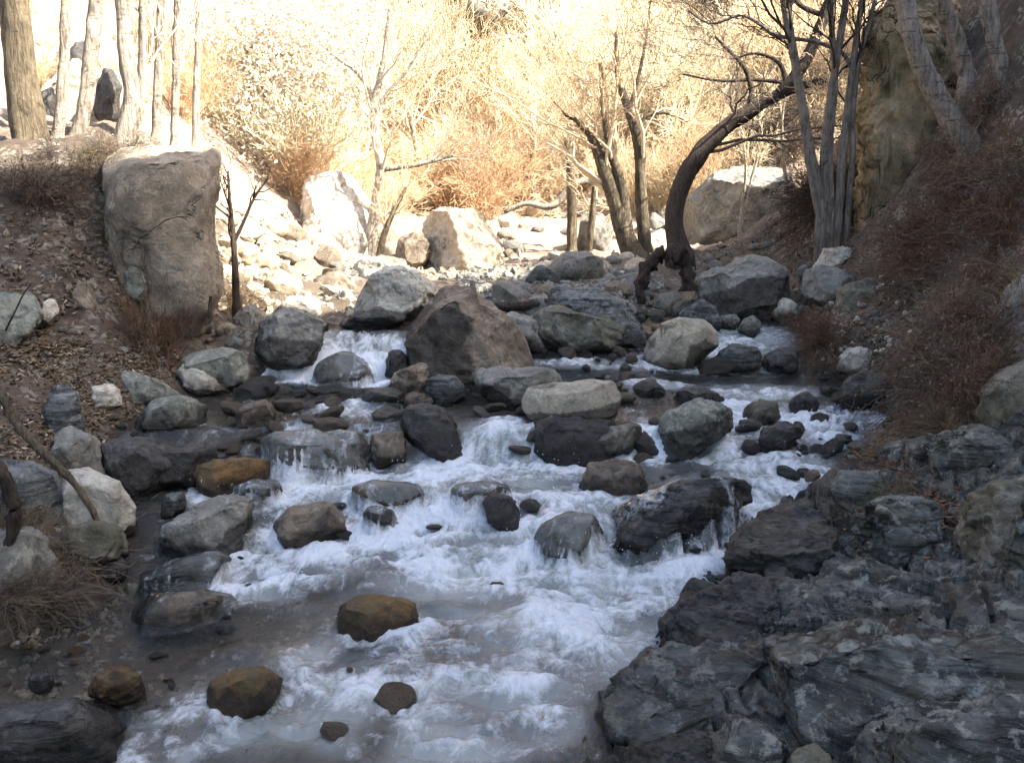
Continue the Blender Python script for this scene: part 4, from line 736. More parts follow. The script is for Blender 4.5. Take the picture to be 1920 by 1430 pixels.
def twigs(rg, P, Rr, levels, k=3, first=None):
    """levels: list of dicts for spawn; returns tube parts"""
    parts = []; p, r = P, Rr
    for i, kw in enumerate(levels):
        p, r = spawn(rg, p, r, **kw); parts.append(tubes(p, r, 4 if i == 0 else k, cap=False))
    return parts
def stem_world(pts, w, Y, n=40):
    p = np.array([[a[0], a[1]] for a in pts], float); y = np.array([Y+(a[2] if len(a) > 2 else 0) for a in pts])
    P = at(p[:, 0], p[:, 1], y); Rr = np.interp(np.arange(len(pts)), np.linspace(0, len(pts)-1, len(w)), w)/2/FPX*y
    return catmull(P, Rr, n)
def tree(name, label, stems, Y, mat, lv=None, tm='grey', cat='tree', group=None, seed=1, k=14, flare=1.5, bump=.2, extra=None, part='trunk'):
    """stems: [(pixel polyline from the foot up, widths in pixels)]"""
    rg = np.random.default_rng(seed); S_ = [stem_world(p, w, Y) for p, w in stems]
    o = S_[0][0][0].copy(); gz = float(G(o[0], o[1])); root = tag(empty(name, (o[0], o[1], gz)), label, cat, group); O = np.array([o[0], o[1], gz])
    cr = []
    for i, (P, Rr) in enumerate(S_):
        P = P+np.cumsum(rg.normal(size=P.shape)*Rr.mean()*.03, 0)*np.linspace(0, 1, len(P))[:, None]
        if i == 0 or len(stems[i][0]) > 0 and stems[i][0][0][1] >= stems[0][0][0][1]-25:
            P = np.vstack([P[:1]+[[0, 0, -(max(0, P[0, 2]-float(G(P[0, 0], P[0, 1])))+.12)]], P]); Rr = np.concatenate([[Rr[0]*flare], Rr]); Rr[1] *= 1+.5*(flare-1); Rr[2] *= 1+.2*(flare-1)
        v, f = tubes(P[None], Rr[None], k if Rr.max() > .02 else 6, bump); mk(part if i == 0 or part == 'stem' else 'branch' if stems[i][1][0] < .7*stems[0][1][0] else part, v-O, f, B[mat], root)
        if lv: cr += twigs(rg, P[None, 2:], Rr[None, 2:], lv)
    if extra: cr += extra(rg)
    if cr:
        v, f = join(cr); mk('crown', v-O, f, TW[tm], root)
    return root
LV = lambda n1, L1, L2, L3, up=.2, t=.35: [dict(per=n1, Lr=(L1*.6, L1), tmin=t, up=up, n=8, wig=.05, rf=.38), dict(per=7, Lr=(L2*.5, L2), tmin=.2, up=up*.6, n=6, wig=.07, rf=.5), dict(per=5, Lr=(L3*.5, L3), tmin=.2, up=up*.4, n=4, wig=.06)]
T = tree
# tall trunks above the dirt bank
T('tall_tree', 'thickest rough brown trunk on top of the dirt bank', [([(62, 285), (48, 200), (40, 100), (32, 0), (24, -140)], (64, 53, 51))], 6.9, 'brown', LV(5, 1.2, .6, .3, t=.8), seed=2, k=22)
T('tall_tree', 'slim straight pale trunk beside the thickest brown trunk', [([(106, 272), (116, 180), (123, 60), (126, -20), (130, -140)], (22, 18, 18))], 7.3, 'pale', LV(4, 1, .5, .25, t=.75), seed=3)
T('tall_tree', 'pale trunk bent at its foot between two straight trunks', [([(132, 280), (150, 240), (162, 180), (170, 100), (180, 0), (184, -140)], (25, 27, 26, 24))], 7.4, 'pale', LV(5, 1, .5, .25, t=.75), seed=4)
T('tall_tree', 'stout bright trunk with dark edge standing behind the tall cliff-like boulder', [([(232, 275), (240, 220), (247, 170), (238, 110), (234, 0), (232, -140)], (38, 29, 28, 30))], 7.5, 'pale', LV(6, 1.1, .6, .3, t=.7), seed=5, k=12)
T('slender_tree', 'slender white trunk close behind the stout bright trunk', [([(262, 268), (266, 160), (268, 40), (272, -140)], (20, 16, 14))], 8.0, 'pale', [dict(per=9, Lr=(.3, .9), tmin=.25, up=.3, n=8, wig=.05, rf=.3), dict(per=5, Lr=(.2, .45), tmin=.2, up=.1, n=6, rf=.5), dict(per=3, Lr=(.08, .2), n=4)], 'white', seed=6)
T('slender_tree', 'slender white trunk second behind the stout bright trunk', [([(292, 268), (296, 160), (302, 40), (310, -140)], (18, 15, 12))], 8.3, 'pale', [dict(per=9, Lr=(.3, .9), tmin=.25, up=.3, n=8, wig=.05, rf=.3), dict(per=5, Lr=(.2, .45), tmin=.2, up=.1, n=6, rf=.5), dict(per=3, Lr=(.08, .2), n=4)], 'white', seed=7)
T('slender_tree', 'straight slim pole-like trunk right above the tall cliff-like boulder'.replace('right above', 'rising beyond'), [([(326, 275), (330, 160), (332, 40), (336, -140)], (14, 14, 12))], 8.6, 'pale', [dict(per=9, Lr=(.3, .9), tmin=.25, up=.3, n=8, wig=.05, rf=.3), dict(per=5, Lr=(.2, .45), tmin=.2, up=.1, n=6, rf=.5), dict(per=3, Lr=(.08, .2), n=4)], 'white', seed=8)
T('slender_tree', 'thin ghostly white trunk nearest the craggy outcrop'.replace('nearest', 'next to'), [([(366, 290), (368, 180), (372, 60), (374, -140)], (14, 12, 9))], 9.6, 'pale', [dict(per=9, Lr=(.3, .9), tmin=.25, up=.3, n=8, wig=.05, rf=.3), dict(per=5, Lr=(.2, .45), tmin=.2, up=.1, n=6, rf=.5), dict(per=3, Lr=(.08, .2), n=4)], 'white', seed=9)
# sapling in front of the bright slope
T('sapling', 'thin dark forked sapling against the bright slope by the tall boulder', [([(444, 575), (441, 500), (437, 440), (432, 380), (428, 320)], (15, 12, 8, 4)), ([(438, 455), (455, 420), (475, 375), (505, 330)], (8, 6, 3)), ([(434, 400), (424, 370), (412, 335)], (5, 3, 2))], 7.05, 'dark', [dict(per=7, Lr=(.15, .35), tmin=.35, up=.2, n=6, wig=.05), dict(per=4, Lr=(.05, .15), n=4)], 'dark', seed=10, k=7)
# white-barked tree
T('white_tree', 'white-barked tree forking low in front of the orange brush', [([(694, 492), (697, 440), (706, 380), (714, 312), (704, 250), (700, 195), (712, 150), (722, 90), (730, 20)], (22, 20, 15, 12, 7)), ([(701, 200), (690, 165), (668, 135), (640, 115), (600, 80)], (10, 7, 3)), ([(714, 318), (760, 312), (800, 305), (850, 292)], (11, 9, 4)), ([(702, 210), (735, 165), (765, 130), (800, 60)], (8, 6, 3))], 11.2, 'pale', LV(9, 1.1, .6, .3, t=.2), 'white', seed=11)
T('white_tree', 'brown leaning second stem at the foot of the white-barked tree', [([(710, 490), (720, 440), (738, 395), (760, 350)], (14, 11, 6))], 10.9, 'brown', LV(8, .7, .4, .2, t=.3), 'tan', seed=12)
# spreading pale leafed tree
def leafcloud(n, boxes, Y, sz):
    def fn(rg):
        c = []
        for _ in range(n):
            b = boxes[rg.integers(len(boxes))]; px = b[0]+rg.normal()*b[2]; py = b[1]+rg.normal()*b[3]; c.append(at(px, py, Y+rg.normal()*.7))
        c = np.repeat(np.array(c), 20, 0); c = c+rg.normal(size=c.shape)*.16
        a = rg.normal(size=c.shape); a /= np.linalg.norm(a, axis=1)[:, None]; b = np.cross(a, rg.normal(size=c.shape)); b /= np.linalg.norm(b, axis=1)[:, None]
        s = (sz*rg.uniform(.5, 1.2, len(c)))[:, None]
        V = np.stack([c-a*s, c+b*s*.5, c+a*s, c-b*s*.5], 1).reshape(-1, 3); return [(V, np.arange(len(V)).reshape(-1, 4))]
    return fn
T('spreading_tree', 'spreading tree with clouds of whitish dry leaves behind the slender trunks', [([(440, 300), (450, 262), (458, 235), (452, 200), (440, 160), (452, 110), (490, 60), (520, -40)], (16, 14, 10, 6)), ([(452, 235), (420, 190), (380, 190), (330, 205), (295, 220)], (12, 11, 8)), ([(455, 215), (480, 170), (505, 115), (560, 95), (600, 60)], (10, 8, 4)), ([(452, 262), (500, 240), (550, 236), (600, 250)], (8, 5, 3)), ([(455, 250), (440, 225), (405, 215)], (6, 4, 3))], 13.0, 'pale', LV(10, 1.3, .7, .35, t=.25), 'white', seed=13, extra=leafcloud(900, [(580, 60, 45, 50), (620, 170, 35, 45), (520, 40, 40, 30), (480, 200, 40, 40), (420, 60, 60, 40), (560, 180, 40, 40), (650, 60, 30, 50)], 13.0, .036))
# stems by the dry bed
T('leaning_tree', 'leaning brown tree with twin stems beside the dry bed', [([(1192, 488), (1165, 420), (1148, 360), (1130, 310), (1112, 260), (1080, 222)], (42, 32, 26, 18, 9)), ([(1180, 478), (1172, 400), (1158, 330), (1140, 270), (1128, 200), (1120, 120)], (26, 20, 14, 6)), ([(1112, 262), (1095, 235), (1060, 215), (1040, 190)], (9, 6, 3))], 11.0, 'brown', LV(10, 1.3, .7, .35, t=.35), 'tan', seed=14, flare=1.7)
T('leaning_tree', 'upright brown stem close to the leaning twin stemmed tree', [([(1212, 480), (1204, 400), (1200, 320), (1194, 255), (1175, 200), (1158, 150), (1150, 60)], (24, 22, 20, 14, 6)), ([(1196, 262), (1210, 220), (1240, 212), (1290, 230)], (9, 7, 3)), ([(1180, 205), (1196, 150), (1210, 80), (1220, 0)], (8, 6, 3))], 11.1, 'brown', LV(10, 1.4, .8, .4, t=.35), 'tan', seed=15)
T('dead_tree', 'dead broken brown stem on the far side of the leaning tree', [([(1072, 472), (1072, 400), (1068, 320), (1060, 260)], (20, 18, 12))], 12.5, 'brown', LV(6, .8, .5, .3, t=.5), 'tan', seed=16)
T('dead_tree', 'short thin brown stem in front of the grey boulder between the stems', [([(1104, 475), (1110, 410), (1114, 350)], (14, 13, 9))], 12.2, 'brown', LV(5, .7, .4, .2, t=.5), 'tan', seed=17)
T('curved_tree', 'dark tree sweeping up in a long curve over the sunlit valley', [([(1275, 476), (1264, 430), (1268, 380), (1292, 318), (1340, 255), (1410, 205), (1470, 172), (1552, 148)], (46, 37, 35, 33, 28, 20, 11)), ([(1462, 176), (1500, 130), (1535, 60), (1556, 0), (1580, -120)], (23, 22, 20, 18)), ([(1405, 208), (1408, 165), (1390, 120), (1370, 100), (1340, 70)], (11, 8, 4)), ([(1475, 160), (1462, 120), (1420, 100), (1370, 110)], (10, 7, 3)), ([(1470, 155), (1420, 150), (1350, 152), (1280, 140)], (8, 6, 3)), ([(1545, 30), (1500, 10), (1460, -40)], (10, 7))], 9.8, 'dark', [dict(per=8, Lr=(.7, 1.9), tmin=.35, up=.15, n=9, wig=.06, rf=.2), dict(per=9, Lr=(.4, .9), tmin=.15, up=.08, n=7, wig=.07, rf=.4), dict(per=7, Lr=(.15, .4), tmin=.15, n=4, wig=.06, rf=.6)], 'grey', seed=18, k=12, flare=1.35)
# coppiced clump by the cliff
T('coppiced_tree', 'clump of grey stems rising from one bushy stump beside the cliff', [([(1545, 400), (1530, 330), (1508, 220), (1490, 110), (1470, 0), (1452, -120)], (16, 16, 15, 13)), ([(1535, 405), (1515, 300), (1500, 180), (1482, 60), (1478, -120)], (11, 11, 11)), ([(1552, 400), (1545, 300), (1556, 200), (1572, 100), (1590, -20), (1600, -120)], (15, 15, 13, 11)), ([(1560, 400), (1556, 280), (1566, 150), (1560, 40), (1556, -100)], (11, 11, 9)), ([(1572, 400), (1580, 290), (1592, 180), (1604, 80), (1625, -60)], (16, 15, 11, 9)), ([(1590, 400), (1598, 300), (1600, 190), (1606, 140), (1640, 0)], (11, 11, 8)), ([(1604, 142), (1580, 100), (1540, 82), (1455, 66), (1392, 30), (1330, 44), (1290, 20)], (8, 7, 6, 3))], 8.0, 'stem', LV(7, 1., .5, .28, t=.45), 'dark', seed=19, part='stem', flare=1.05)
T('leaning_birch', 'leaning birch with smooth pale bark in front of the mossy cliff', [([(1838, 300), (1800, 250), (1768, 195), (1735, 140), (1712, 80), (1698, 10), (1690, -120)], (50, 42, 38, 34, 34))], 7.0, 'birch', LV(4, .8, .4, .2, t=.7), seed=20, k=14)
T('leaning_birch', 'slanting pale stem in the brush upslope of the leaning birch', [([(1815, 150), (1795, 80), (1772, 20), (1752, -120)], (30, 28, 28))], 7.4, 'birch', LV(4, .8, .4, .2, t=.6), seed=21)
T('leaning_birch', 'slanting pale stem closest to the upper frame corner', [([(1890, 200), (1872, 110), (1852, 20), (1838, -120)], (30, 28, 28))], 6.9, 'birch', LV(4, .8, .4, .2, t=.6), seed=22)
T('sapling', 'forked yellowish sapling lit by sun before the smooth grey mound', [([(1388, 428), (1394, 370), (1398, 330), (1392, 250)], (8, 6, 3)), ([(1390, 415), (1405, 350), (1418, 300), (1430, 240)], (6, 5, 3))], 12.4, 'pale', LV(6, .5, .3, .2, t=.4), 'cream', seed=23, k=6)
T('sapling', 'thin crooked sunlit sapling beside the coppiced clump', [([(1482, 380), (1470, 310), (1466, 240), (1476, 150)], (8, 6, 3))], 11.5, 'pale', LV(6, .6, .3, .2, t=.4), 'cream', seed=24, k=6)
def limb(name, label, cat, pts, w, Y, mat, k=10, bump=.3, n=30, ground=None, m=None):
    p = np.array([q[:2] for q in pts], float)
    if ground is not None: P = np.array([ground_at(*q) for q in p]); P[:, 2] += ground; Rr = np.interp(np.arange(len(p)), np.linspace(0, len(p)-1, len(w)), w)/2/FPX*P[:, 1]; P, Rr = catmull(P, Rr, n)
    else: P, Rr = stem_world(pts, w, Y, n)
    v, f = tubes(P[None], Rr[None], k, bump); O = P[0]
    return tag(mk(name, v-O, f, m or B[mat], loc=O), label, cat)
limb('fallen_limb', 'bleached broken limb lying across the dry bed under the leaning tree', 'branch', [(945, 398), (985, 382), (1030, 388), (1082, 345), (1150, 338)], (8, 10, 16, 18), 13.0, 'pale')
limb('fallen_log', 'brown log lying across the boulders behind the pointed boulder', 'log', [(905, 575), (960, 574), (1000, 570), (1036, 564)], (18, 20, 18), 7.35, 'dark')
limb('arched_stump', 'arched dark stump bridging stones below the curved tree', 'stump', [(1200, 570), (1204, 530), (1216, 495), (1245, 474), (1275, 484), (1290, 515), (1292, 545)], (12, 24, 18, 32, 20, 27), 7.9, 'dark', k=18, bump=1.3, n=44)
limb('dead_branch', 'crooked dead branch sprawling over the pale boulders on the shore', 'branch', [(-30, 700), (0, 735), (30, 792), (70, 838), (120, 885), (150, 920), (172, 955), (188, 990)], (18, 16, 14, 10), 4.0, 'brown', k=8, bump=.5)
limb('root', 'thick dark root hooking down at the frame edge by the bluish pale boulder', 'root', [(-40, 860), (0, 880), (22, 930), (26, 985), (10, 1040)], (30, 26, 20), 3.55, 'dark', k=9, bump=.5)
limb('twig', 'thin bare black twig leaning over the grey-green boulder in the slope', 'twig', [(10, 620), (30, 580), (48, 545), (60, 530)], (4, 3, 2), 4.95, 'dark', k=5, bump=0)
limb('post', 'short dark stick standing at the foot of the tall cliff-like boulder', 'stick', [(394, 598), (394, 575), (395, 555)], (7, 6), 6.2, 'dark', k=6)
# ---- bare bushes of the hillside
def bush_mesh(seed, n1, H, tilt, r1=.012, droop=0., m2=6, m3=3, rmin=.006, leaf=0.):
    rg = np.random.default_rng(seed)
    b = rg.normal(size=(n1, 3))*H*.07; b[:, 2] = 0
    az = rg.uniform(0, 2*np.pi, n1); tl = np.abs(rg.normal(size=n1))*tilt; d = np.stack([np.sin(tl)*np.cos(az), np.sin(tl)*np.sin(az), np.cos(tl)], 1); L = H*rg.uniform(.55, 1.05, n1)
    s = np.linspace(0, 1, 8)[None, :, None]
    P = b[:, None]+d[:, None]*L[:, None, None]*s+(rg.normal(size=(n1, 1, 3))*.16+np.array([0, 0, -droop]))*L[:, None, None]*s**2+np.cumsum(rg.normal(size=(n1, 8, 3))*.018*H*np.minimum(s*5, 1), 1)
    Rr = r1*rg.uniform(.6, 1.2, (n1, 1))*np.linspace(1, .4, 8)[None]
    parts = [tubes(P, Rr, 3, cap=False)]
    p, r = spawn(rg, P, Rr, m2, (H*.2, H*.42), (.3, .9), 6, .25, .12-droop*.4, .25, .07, .6, rmin); parts.append(tubes(p, r, 3, cap=False))
    if m3: p, r = spawn(rg, p, r, m3, (H*.08, H*.2), (.3, 1.), 4, .2, .08-droop*.3, .25, .06, .7, rmin*.9); parts.append(tubes(p, r, 3, cap=False))
    if leaf:
        c = p[:, -1]; k_ = rg.random(len(c)) < .5; c = np.concatenate([c[k_], p[rg.random(len(c)) < .35, 2]]); n_ = len(c)
        u_ = rg.normal(size=(n_, 3)); u_ /= np.linalg.norm(u_, axis=1)[:, None]; w_ = np.cross(u_, rg.normal(size=(n_, 3))); w_ /= np.linalg.norm(w_, axis=1)[:, None]; s_ = leaf*rg.uniform(.5, 1.2, (n_, 1))
        parts.append((np.stack([c-u_*s_, c+w_*s_*.5, c+u_*s_, c-w_*s_*.5], 1).reshape(-1, 3), np.arange(4*n_).reshape(-1, 4)))
    return join(parts)
BM = {}
def bush_data(kind, var, tw):
    key = (kind, var, tw)
    if key not in BM:
        if kind == 'hill': v, f = bush_mesh(50+var, 48, 2.2, [.6, .45, .8][var % 3], .010, [.0, .0, .12][var % 3], 9, 4, .0055)
        elif kind == 'bramble': v, f = bush_mesh(70+var, 30, .5, [.9, 1.1, .7][var % 3], .0032, .5, 5, 2, .0013, .011)
        elif kind == 'grass': v, f = bush_mesh(90+var, 90, .35, [.8, 1.2, 1.0][var % 3], .0022, .35, 2, 0, .001)
        else: v, f = bush_mesh(110+var, 16, .8, .2, .005, 0, 7, 3, .0016)
        me = bpy.data.meshes.new('x'); o = mk('bush', v, f, TW[tw]); BM[key] = o.data; bpy.data.objects.remove(o)
    return BM[key]
def bush(name, kind, var, tw, p, sc, label, cat, group=None, rz=None, rg=RNG, tiltx=0.):
    o = bpy.data.objects.new(name, bush_data(kind, var, tw)); COL.objects.link(o); o.location = [float(v) for v in p]
    o.scale = (sc*rg.uniform(.85, 1.2), sc*rg.uniform(.85, 1.2), sc*rg.uniform(.85, 1.15)); o.rotation_euler = (tiltx+rg.normal()*.08, rg.normal()*.08, rg.uniform(0, 6.28))
    return tag(o, label, cat, group)
rg = np.random.default_rng(77)
def hillbush(n, box, tws, label, group, sc=(.7, 1.3), name='bare_bush'):
    for _ in range(n):
        px, py = rg.uniform(box[0], box[2]), rg.uniform(box[1], box[3]); p = hit(px, py, G)[0]
        if p[1] < 9.5: continue
        bush(name, 'hill', int(rg.integers(6)), str(rg.choice(tws)), p-[0, 0, .05], rg.uniform(*sc)*np.clip(p[1]/20, .45, 1.25), label, 'bush', group, rg=rg)
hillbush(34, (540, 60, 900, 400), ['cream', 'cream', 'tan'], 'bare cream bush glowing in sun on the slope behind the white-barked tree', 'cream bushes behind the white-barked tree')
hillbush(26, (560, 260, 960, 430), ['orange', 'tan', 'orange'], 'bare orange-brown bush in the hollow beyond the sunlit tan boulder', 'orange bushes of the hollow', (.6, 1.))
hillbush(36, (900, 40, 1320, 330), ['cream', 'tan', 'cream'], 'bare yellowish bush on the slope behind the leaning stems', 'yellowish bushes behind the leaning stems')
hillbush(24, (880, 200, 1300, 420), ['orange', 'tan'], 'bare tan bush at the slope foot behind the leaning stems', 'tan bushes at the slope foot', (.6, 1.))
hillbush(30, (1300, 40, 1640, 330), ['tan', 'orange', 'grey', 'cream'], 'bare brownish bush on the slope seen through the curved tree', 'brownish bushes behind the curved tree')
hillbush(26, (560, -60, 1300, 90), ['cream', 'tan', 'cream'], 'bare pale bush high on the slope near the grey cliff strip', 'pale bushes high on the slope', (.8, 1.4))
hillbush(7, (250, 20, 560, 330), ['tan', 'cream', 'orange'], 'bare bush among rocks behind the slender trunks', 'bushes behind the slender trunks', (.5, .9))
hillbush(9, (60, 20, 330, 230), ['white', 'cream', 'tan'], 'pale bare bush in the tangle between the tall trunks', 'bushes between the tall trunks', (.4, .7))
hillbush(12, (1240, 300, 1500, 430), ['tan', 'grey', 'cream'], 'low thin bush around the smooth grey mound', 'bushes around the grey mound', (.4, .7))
# round-crowned bare trees standing on the slope
BT = []
for v_ in range(3):
    g2 = np.random.default_rng(300+v_); st = np.array([[0, 0, -.2], [.05, 0, .6], [.0+.1*v_, .05, 1.2], [.1-.1*v_, 0, 1.9], [.05, .1, 2.6]]); P, Rr = catmull(st, np.array([.09, .075, .06, .045, .02]), 16)
    v, f = tubes(P[None], Rr[None], 7, .25); cr = twigs(g2, P[None, 5:], Rr[None, 5:], [dict(per=16, Lr=(1., 2.1), tmin=.0, up=.25, n=8, wig=.05, rf=.5, ang=(.5, 1.2)), dict(per=9, Lr=(.5, 1.), tmin=.2, up=.12, n=6, wig=.06, rf=.55, rmin=.006), dict(per=6, Lr=(.2, .5), tmin=.2, n=4, wig=.06, rf=.6, rmin=.005)])
    BT.append(((v, f), join(cr)))
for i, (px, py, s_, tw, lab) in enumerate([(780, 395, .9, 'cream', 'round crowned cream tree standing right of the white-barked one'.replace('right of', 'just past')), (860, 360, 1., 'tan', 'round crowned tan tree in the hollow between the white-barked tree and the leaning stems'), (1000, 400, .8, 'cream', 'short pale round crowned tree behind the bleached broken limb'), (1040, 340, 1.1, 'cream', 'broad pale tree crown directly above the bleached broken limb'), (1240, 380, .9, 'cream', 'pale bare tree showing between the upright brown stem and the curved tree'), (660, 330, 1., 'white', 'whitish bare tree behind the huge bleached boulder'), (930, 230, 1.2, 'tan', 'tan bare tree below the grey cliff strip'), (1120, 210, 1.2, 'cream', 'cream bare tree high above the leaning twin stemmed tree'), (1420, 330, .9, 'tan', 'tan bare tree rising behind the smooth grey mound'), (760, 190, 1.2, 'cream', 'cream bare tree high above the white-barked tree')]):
    p = hit(px, py, G)[0]; s_ = s_*np.clip(p[1]/18, .6, 1.4); root = tag(empty('bare_tree', p), lab, 'tree'); g2 = np.random.default_rng(i); root.rotation_euler = (0, 0, g2.uniform(0, 6.28)); root.scale = (s_, s_, s_)
    (v, f), (v2, f2) = BT[i % 3][:2]
    if i < 3: BT[i] = BT[i]+(mk('trunk', v, f, B['pale'], root).data,); o = mk('crown', v2, f2, TW[tw], root)
    else:
        o = bpy.data.objects.new('trunk', BT[i % 3][2]) if len(BT[i % 3]) > 2 else None; COL.objects.link(o); o.parent = root; o = mk('crown', v2, f2, TW[tw], root)
# ---- brambles and dry twigs of the near banks
def near(n, boxes, kind, tws, label, cat, group, sc, name, keep=None, dz=-.02):
    for _ in range(n):
        b = boxes[rg.integers(len(boxes))]; px, py = rg.uniform(b[0], b[2]), rg.uniform(b[1], b[3])
        p = ground_at(px, py)
        if chan(p[0], p[1]) > -.03: continue
        bush(name, kind, int(rg.integers(3)), str(rg.choice(tws)), p+[0, 0, dz], rg.uniform(*sc), label, cat, group, rg=rg)
near(64, [(1680, 460, 1930, 700), (1700, 360, 1930, 560), (1740, 620, 1850, 780)], 'bramble', ['rust', 'straw', 'grey', 'rust'], 'reddish bare bramble tangle on the steep bank beside the stone heap', 'bush', 'brambles of the steep bank', (.55, 1.1), 'bramble_bush')
near(12, [(1480, 610, 1570, 690)], 'bramble', ['rust'], 'reddish bramble overhanging the side channel by the flat topped rock', 'bush', 'brambles over the side channel', (.5, .85), 'bramble_bush')
near(44, [(1790, 120, 1930, 440), (1770, 300, 1930, 460)], 'bramble', ['rust', 'straw', 'grey'], 'brown dry undergrowth around the leaning birch stems', 'bush', 'undergrowth around the birch stems', (.5, 1.), 'dry_bush')
near(22, [(1500, 370, 1625, 418)], 'bramble', ['dark', 'rust', 'dark'], 'dark brushy growth round the stump of the coppiced clump', 'bush', 'brush round the coppiced stump', (.9, 1.4), 'dry_bush')
near(14, [(1560, 840, 1700, 960), (1700, 780, 1800, 830)], 'grass', ['rust', 'straw'], 'small reddish dry tuft between the slate lumps', 'plant', 'dry tufts between the slate lumps', (.4, .8), 'dry_tuft')
near(24, [(-20, 1020, 150, 1180)], 'grass', ['straw', 'grey', 'straw'], 'tangle of pale dry stalks hanging over the quiet shallows', 'plant', 'dry stalks over the shallows', (.4, .85), 'dry_tuft')
near(10, [(-20, 880, 120, 1000)], 'bramble', ['dark', 'straw'], 'sparse dark twigs in front of the bluish pale boulder', 'plant', 'twigs before the bluish boulder', (.35, .6), 'dry_tuft')
near(16, [(20, 300, 300, 400)], 'bramble', ['rust', 'dark', 'straw'], 'dark rootlets fringing the overhanging lip of the dirt bank', 'plant', 'rootlets of the bank lip', (.5, .9), 'root_tuft')
for px, py, s in [(300, 690, .85), (316, 676, .7)]:
    bush('twiggy_shrub', 'stick', int(rg.integers(3)), 'rust', ground_at(px, py)-[0, 0, .03], s, 'tall reddish twiggy shrub standing before the tall cliff-like boulder', 'shrub', 'reddish shrubs before the tall boulder', rg=rg)
near(6, [(425, 560, 470, 600)], 'bramble', ['rust', 'straw'], 'low twiggy growth round the foot of the forked sapling', 'plant', 'growth round the sapling', (.5, .8), 'dry_tuft')
near(6, [(185, 405, 255, 450)], 'grass', ['green'], 'low green tuft on the dirt slope beside the tall cliff-like boulder', 'plant', 'green tufts on the dirt slope', (.3, .5), 'grass_tuft')
near(5, [(150, 275, 205, 305)], 'grass', ['green'], 'mossy yellow-green tuft at the foot of the bent pale trunk', 'plant', 'mossy tufts at the trunk foot', (.25, .45), 'grass_tuft')
near(3, [(1585, 915, 1640, 960)], 'grass', ['straw', 'green'], 'yellowish grass tuft hanging between the slate lumps above the chute', 'plant', 'yellowish tufts above the chute', (.35, .55), 'grass_tuft')
near(9, [(170, 272, 262, 325)], 'bramble', ['dark', 'straw', 'grey'], 'dry roots and twigs hanging over the shoulder of the tall cliff-like boulder', 'plant', 'roots over the tall boulder', (.4, .7), 'root_tuft')
# ------------------------------------------------------------------ litter: leaves, pebbles, moss
rg = np.random.default_rng(31)
def spots(n, box, keep=None, wetbed=False):
    px, py = rg.uniform(box[0], box[2], n), rg.uniform(box[1], box[3], n); P = hit(px, py, G)
    c = chan(P[:, 0], P[:, 1]); return P[c > .02] if wetbed else P[c < -.02]
def leaves(P, sz):
    n = len(P); a = rg.normal(size=(n, 3)); a[:, 2] *= .35; a /= np.linalg.norm(a, axis=1)[:, None]; b = np.cross(a, np.array([0, 0, 1.])+rg.normal(size=(n, 3))*.4); b /= np.linalg.norm(b, axis=1)[:, None]; u = np.cross(a, b)
    s = (sz*rg.uniform(.5, 1.2, n))[:, None]; c = P+[0, 0, .02]; w = .32
    V = np.stack([c-a*s, c-a*s*.2+b*s*w+u*s*.2, c+a*s, c-a*s*.2-b*s*w+u*s*.15], 1).reshape(-1, 3); i = np.arange(n)[:, None]*4
    return V, np.concatenate([i+[0, 1, 2], i+[0, 2, 3]])
def leafm(name, a, b): return plain(name, a, b, 9.)
BX = [(0, 400, 330, 760), (80, 640, 330, 860), (0, 640, 200, 900)]; BR = [(1500, 440, 1900, 760), (1600, 780, 1800, 1000), (1320, 430, 1600, 520)]
for nm, boxes, n, sz, c in [('leaves', BX, 2200, .030, ((.21, .15, .095), (.10, .068, .042))), ('leaves', BX, 700, .024, ((.36, .30, .22), (.2, .15, .1))), ('leaves', BR, 2200, .028, ((.15, .085, .05), (.07, .04, .025))), ('leaves', [(1560, 880, 1800, 1060), (1700, 780, 1800, 860)], 200, .017, ((.26, .085, .035), (.14, .045, .02)))]:
    P = np.concatenate([spots(n//len(boxes), b) for b in boxes]); v, f = leaves(P, sz)
    tag(mk(nm, v, f, leafm('leaf_litter', *c)), 'dry fallen leaves littering the bank', kind='stuff')
def pebbles(boxes, n, sz, mat, wet=0., bed=False):
    P = np.concatenate([spots(n//len(boxes), b, wetbed=bed) for b in boxes]); D, F = ico(2); m = len(P)
    s = sz*rg.uniform(.4, 1., (m, 1, 1))**1.3*rg.uniform(.6, 1.2, (m, 1, 3)); s = s*np.clip(P[:, 1]/5, .6, 2)[:, None, None]
    V = D[None]*s*(1+.25*rg.normal(size=(m, len(D), 1))); V = V+P[:, None]; V = V.reshape(-1, 3)
    tag(mk('pebbles', V, (F[None]+np.arange(m)[:, None, None]*len(D)).reshape(-1, 3), M[mat], attrs=dict(wet=np.full(len(V), wet)), smooth=False), 'loose pebbles strewn over the bank', kind='stuff')
pebbles(BX+[(230, 700, 330, 800)], 1500, .019, 'earth'); pebbles(BX, 300, .022, 'brown'); pebbles([(1480, 520, 1740, 760), (1500, 700, 1750, 860)], 1000, .022, 'earth'); pebbles([(1480, 520, 1740, 760)], 120, .022, 'pale')
pebbles([(400, 400, 660, 590), (640, 470, 1260, 520)], 500, .034, 'sand'); pebbles([(860, 500, 1300, 600)], 1000, .036, 'grey'); pebbles([(1560, 830, 1900, 1200), (1300, 1000, 1600, 1250)], 600, .018, 'slate')
pebbles([(0, 1090, 620, 1420), (430, 720, 760, 800)], 900, .034, 'tan', .3, True); pebbles([(0, 1090, 620, 1420), (430, 720, 760, 800), (1160, 740, 1300, 790)], 900, .03, 'brown', .3, True)
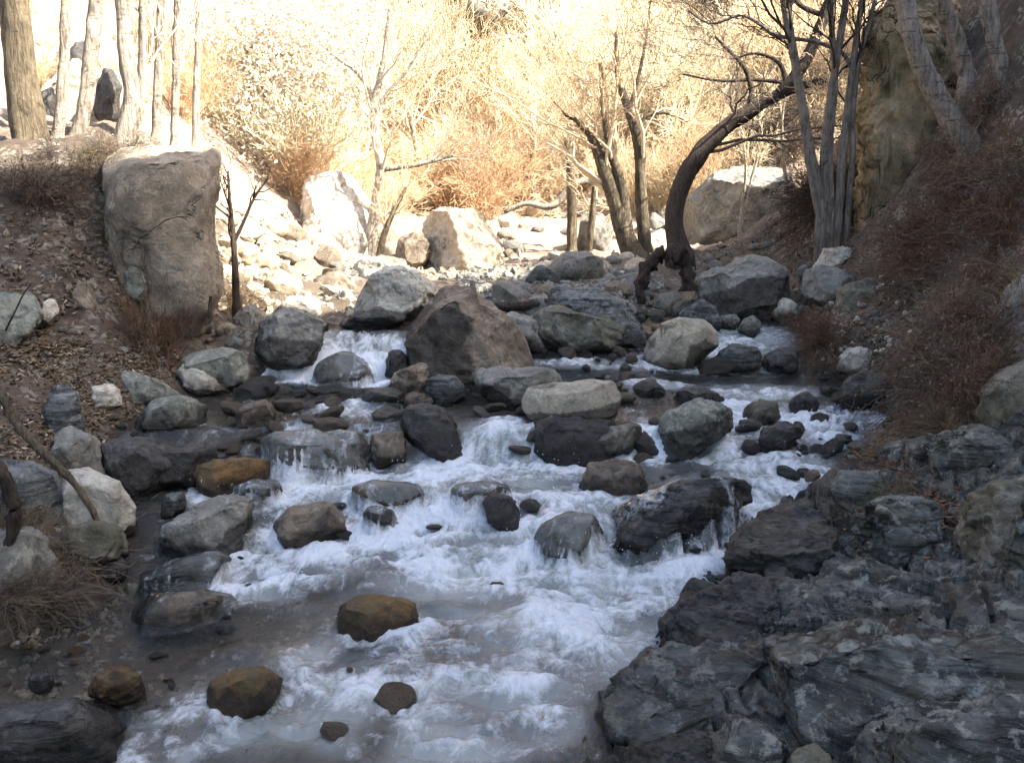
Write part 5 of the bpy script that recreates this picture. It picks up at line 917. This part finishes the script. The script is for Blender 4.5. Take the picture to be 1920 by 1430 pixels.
# ---- droplets thrown up where the water breaks
g2 = np.random.default_rng(8); sp = []
for (a_, b_, rx, ry, am) in FW:
    if am < .6 or b_ < 3.6: continue
    n_ = int(26*am); X = a_+g2.normal(size=n_)*rx*.6; Y_ = b_+g2.normal(size=n_)*ry*.6; sp.append(np.stack([X, Y_, W(X, Y_)+np.abs(g2.normal(size=n_))*.05+.02], 1))
sp = np.concatenate(sp); D, F = ico(1); rr = g2.uniform(.001, .003, (len(sp), 1, 1)); V = (sp[:, None]+D[None]*rr).reshape(-1, 3)
nb = NB('spray_water'); nb.bsdf((.8, .82, .84), .3)
tag(mk('spray', V, (F[None]+np.arange(len(sp))[:, None, None]*len(D)).reshape(-1, 3), nb.m), 'droplets of spray over the white water', kind='stuff')
# ------------------------------------------------------------------ light and camera
SUN_AZ = np.array([.94, -.34]); EL = math.radians(42)
sd = Vector((SUN_AZ[0]*math.cos(EL), SUN_AZ[1]*math.cos(EL), math.sin(EL)))
ld = bpy.data.lights.new('sun', 'SUN'); ld.energy = 5.0; ld.angle = math.radians(.5); ld.color = (1, .93, .82)
lo = bpy.data.objects.new('sun', ld); COL.objects.link(lo); lo.rotation_euler = sd.to_track_quat('Z', 'Y').to_euler(); lo.location = (12, -5, 20)
wd = bpy.data.worlds.new('World'); S.world = wd; wd.use_nodes = True; nt = wd.node_tree
sk = nt.nodes.new('ShaderNodeTexSky'); sk.sky_type = 'NISHITA'; sk.sun_disc = False; sk.sun_elevation = EL; sk.sun_rotation = math.atan2(SUN_AZ[0], SUN_AZ[1]); sk.air_density = 1.; sk.dust_density = 3.; sk.ozone_density = .7
nt.links.new(sk.outputs[0], nt.nodes['Background'].inputs[0]); nt.nodes['Background'].inputs[1].default_value = .125
cd = bpy.data.cameras.new('camera'); co = bpy.data.objects.new('camera', cd); COL.objects.link(co)
cd.sensor_width = 36; cd.lens = 36*FPX/1920; cd.clip_end = 500; cd.clip_start = .05
co.location = CAM; co.rotation_euler = (math.pi/2-PITCH, 0, 0); S.camera = co
S.view_settings.view_transform = 'Standard'; S.view_settings.look = 'None'; S.view_settings.gamma = 1; S.view_settings.exposure = 2.45
S.cycles.use_denoising = True
S.cycles.max_bounces = 6; S.cycles.diffuse_bounces = 3; S.cycles.glossy_bounces = 2; S.cycles.transparent_max_bounces = 6; S.cycles.transmission_bounces = 2
S.cycles.caustics_reflective = False; S.cycles.caustics_refractive = False
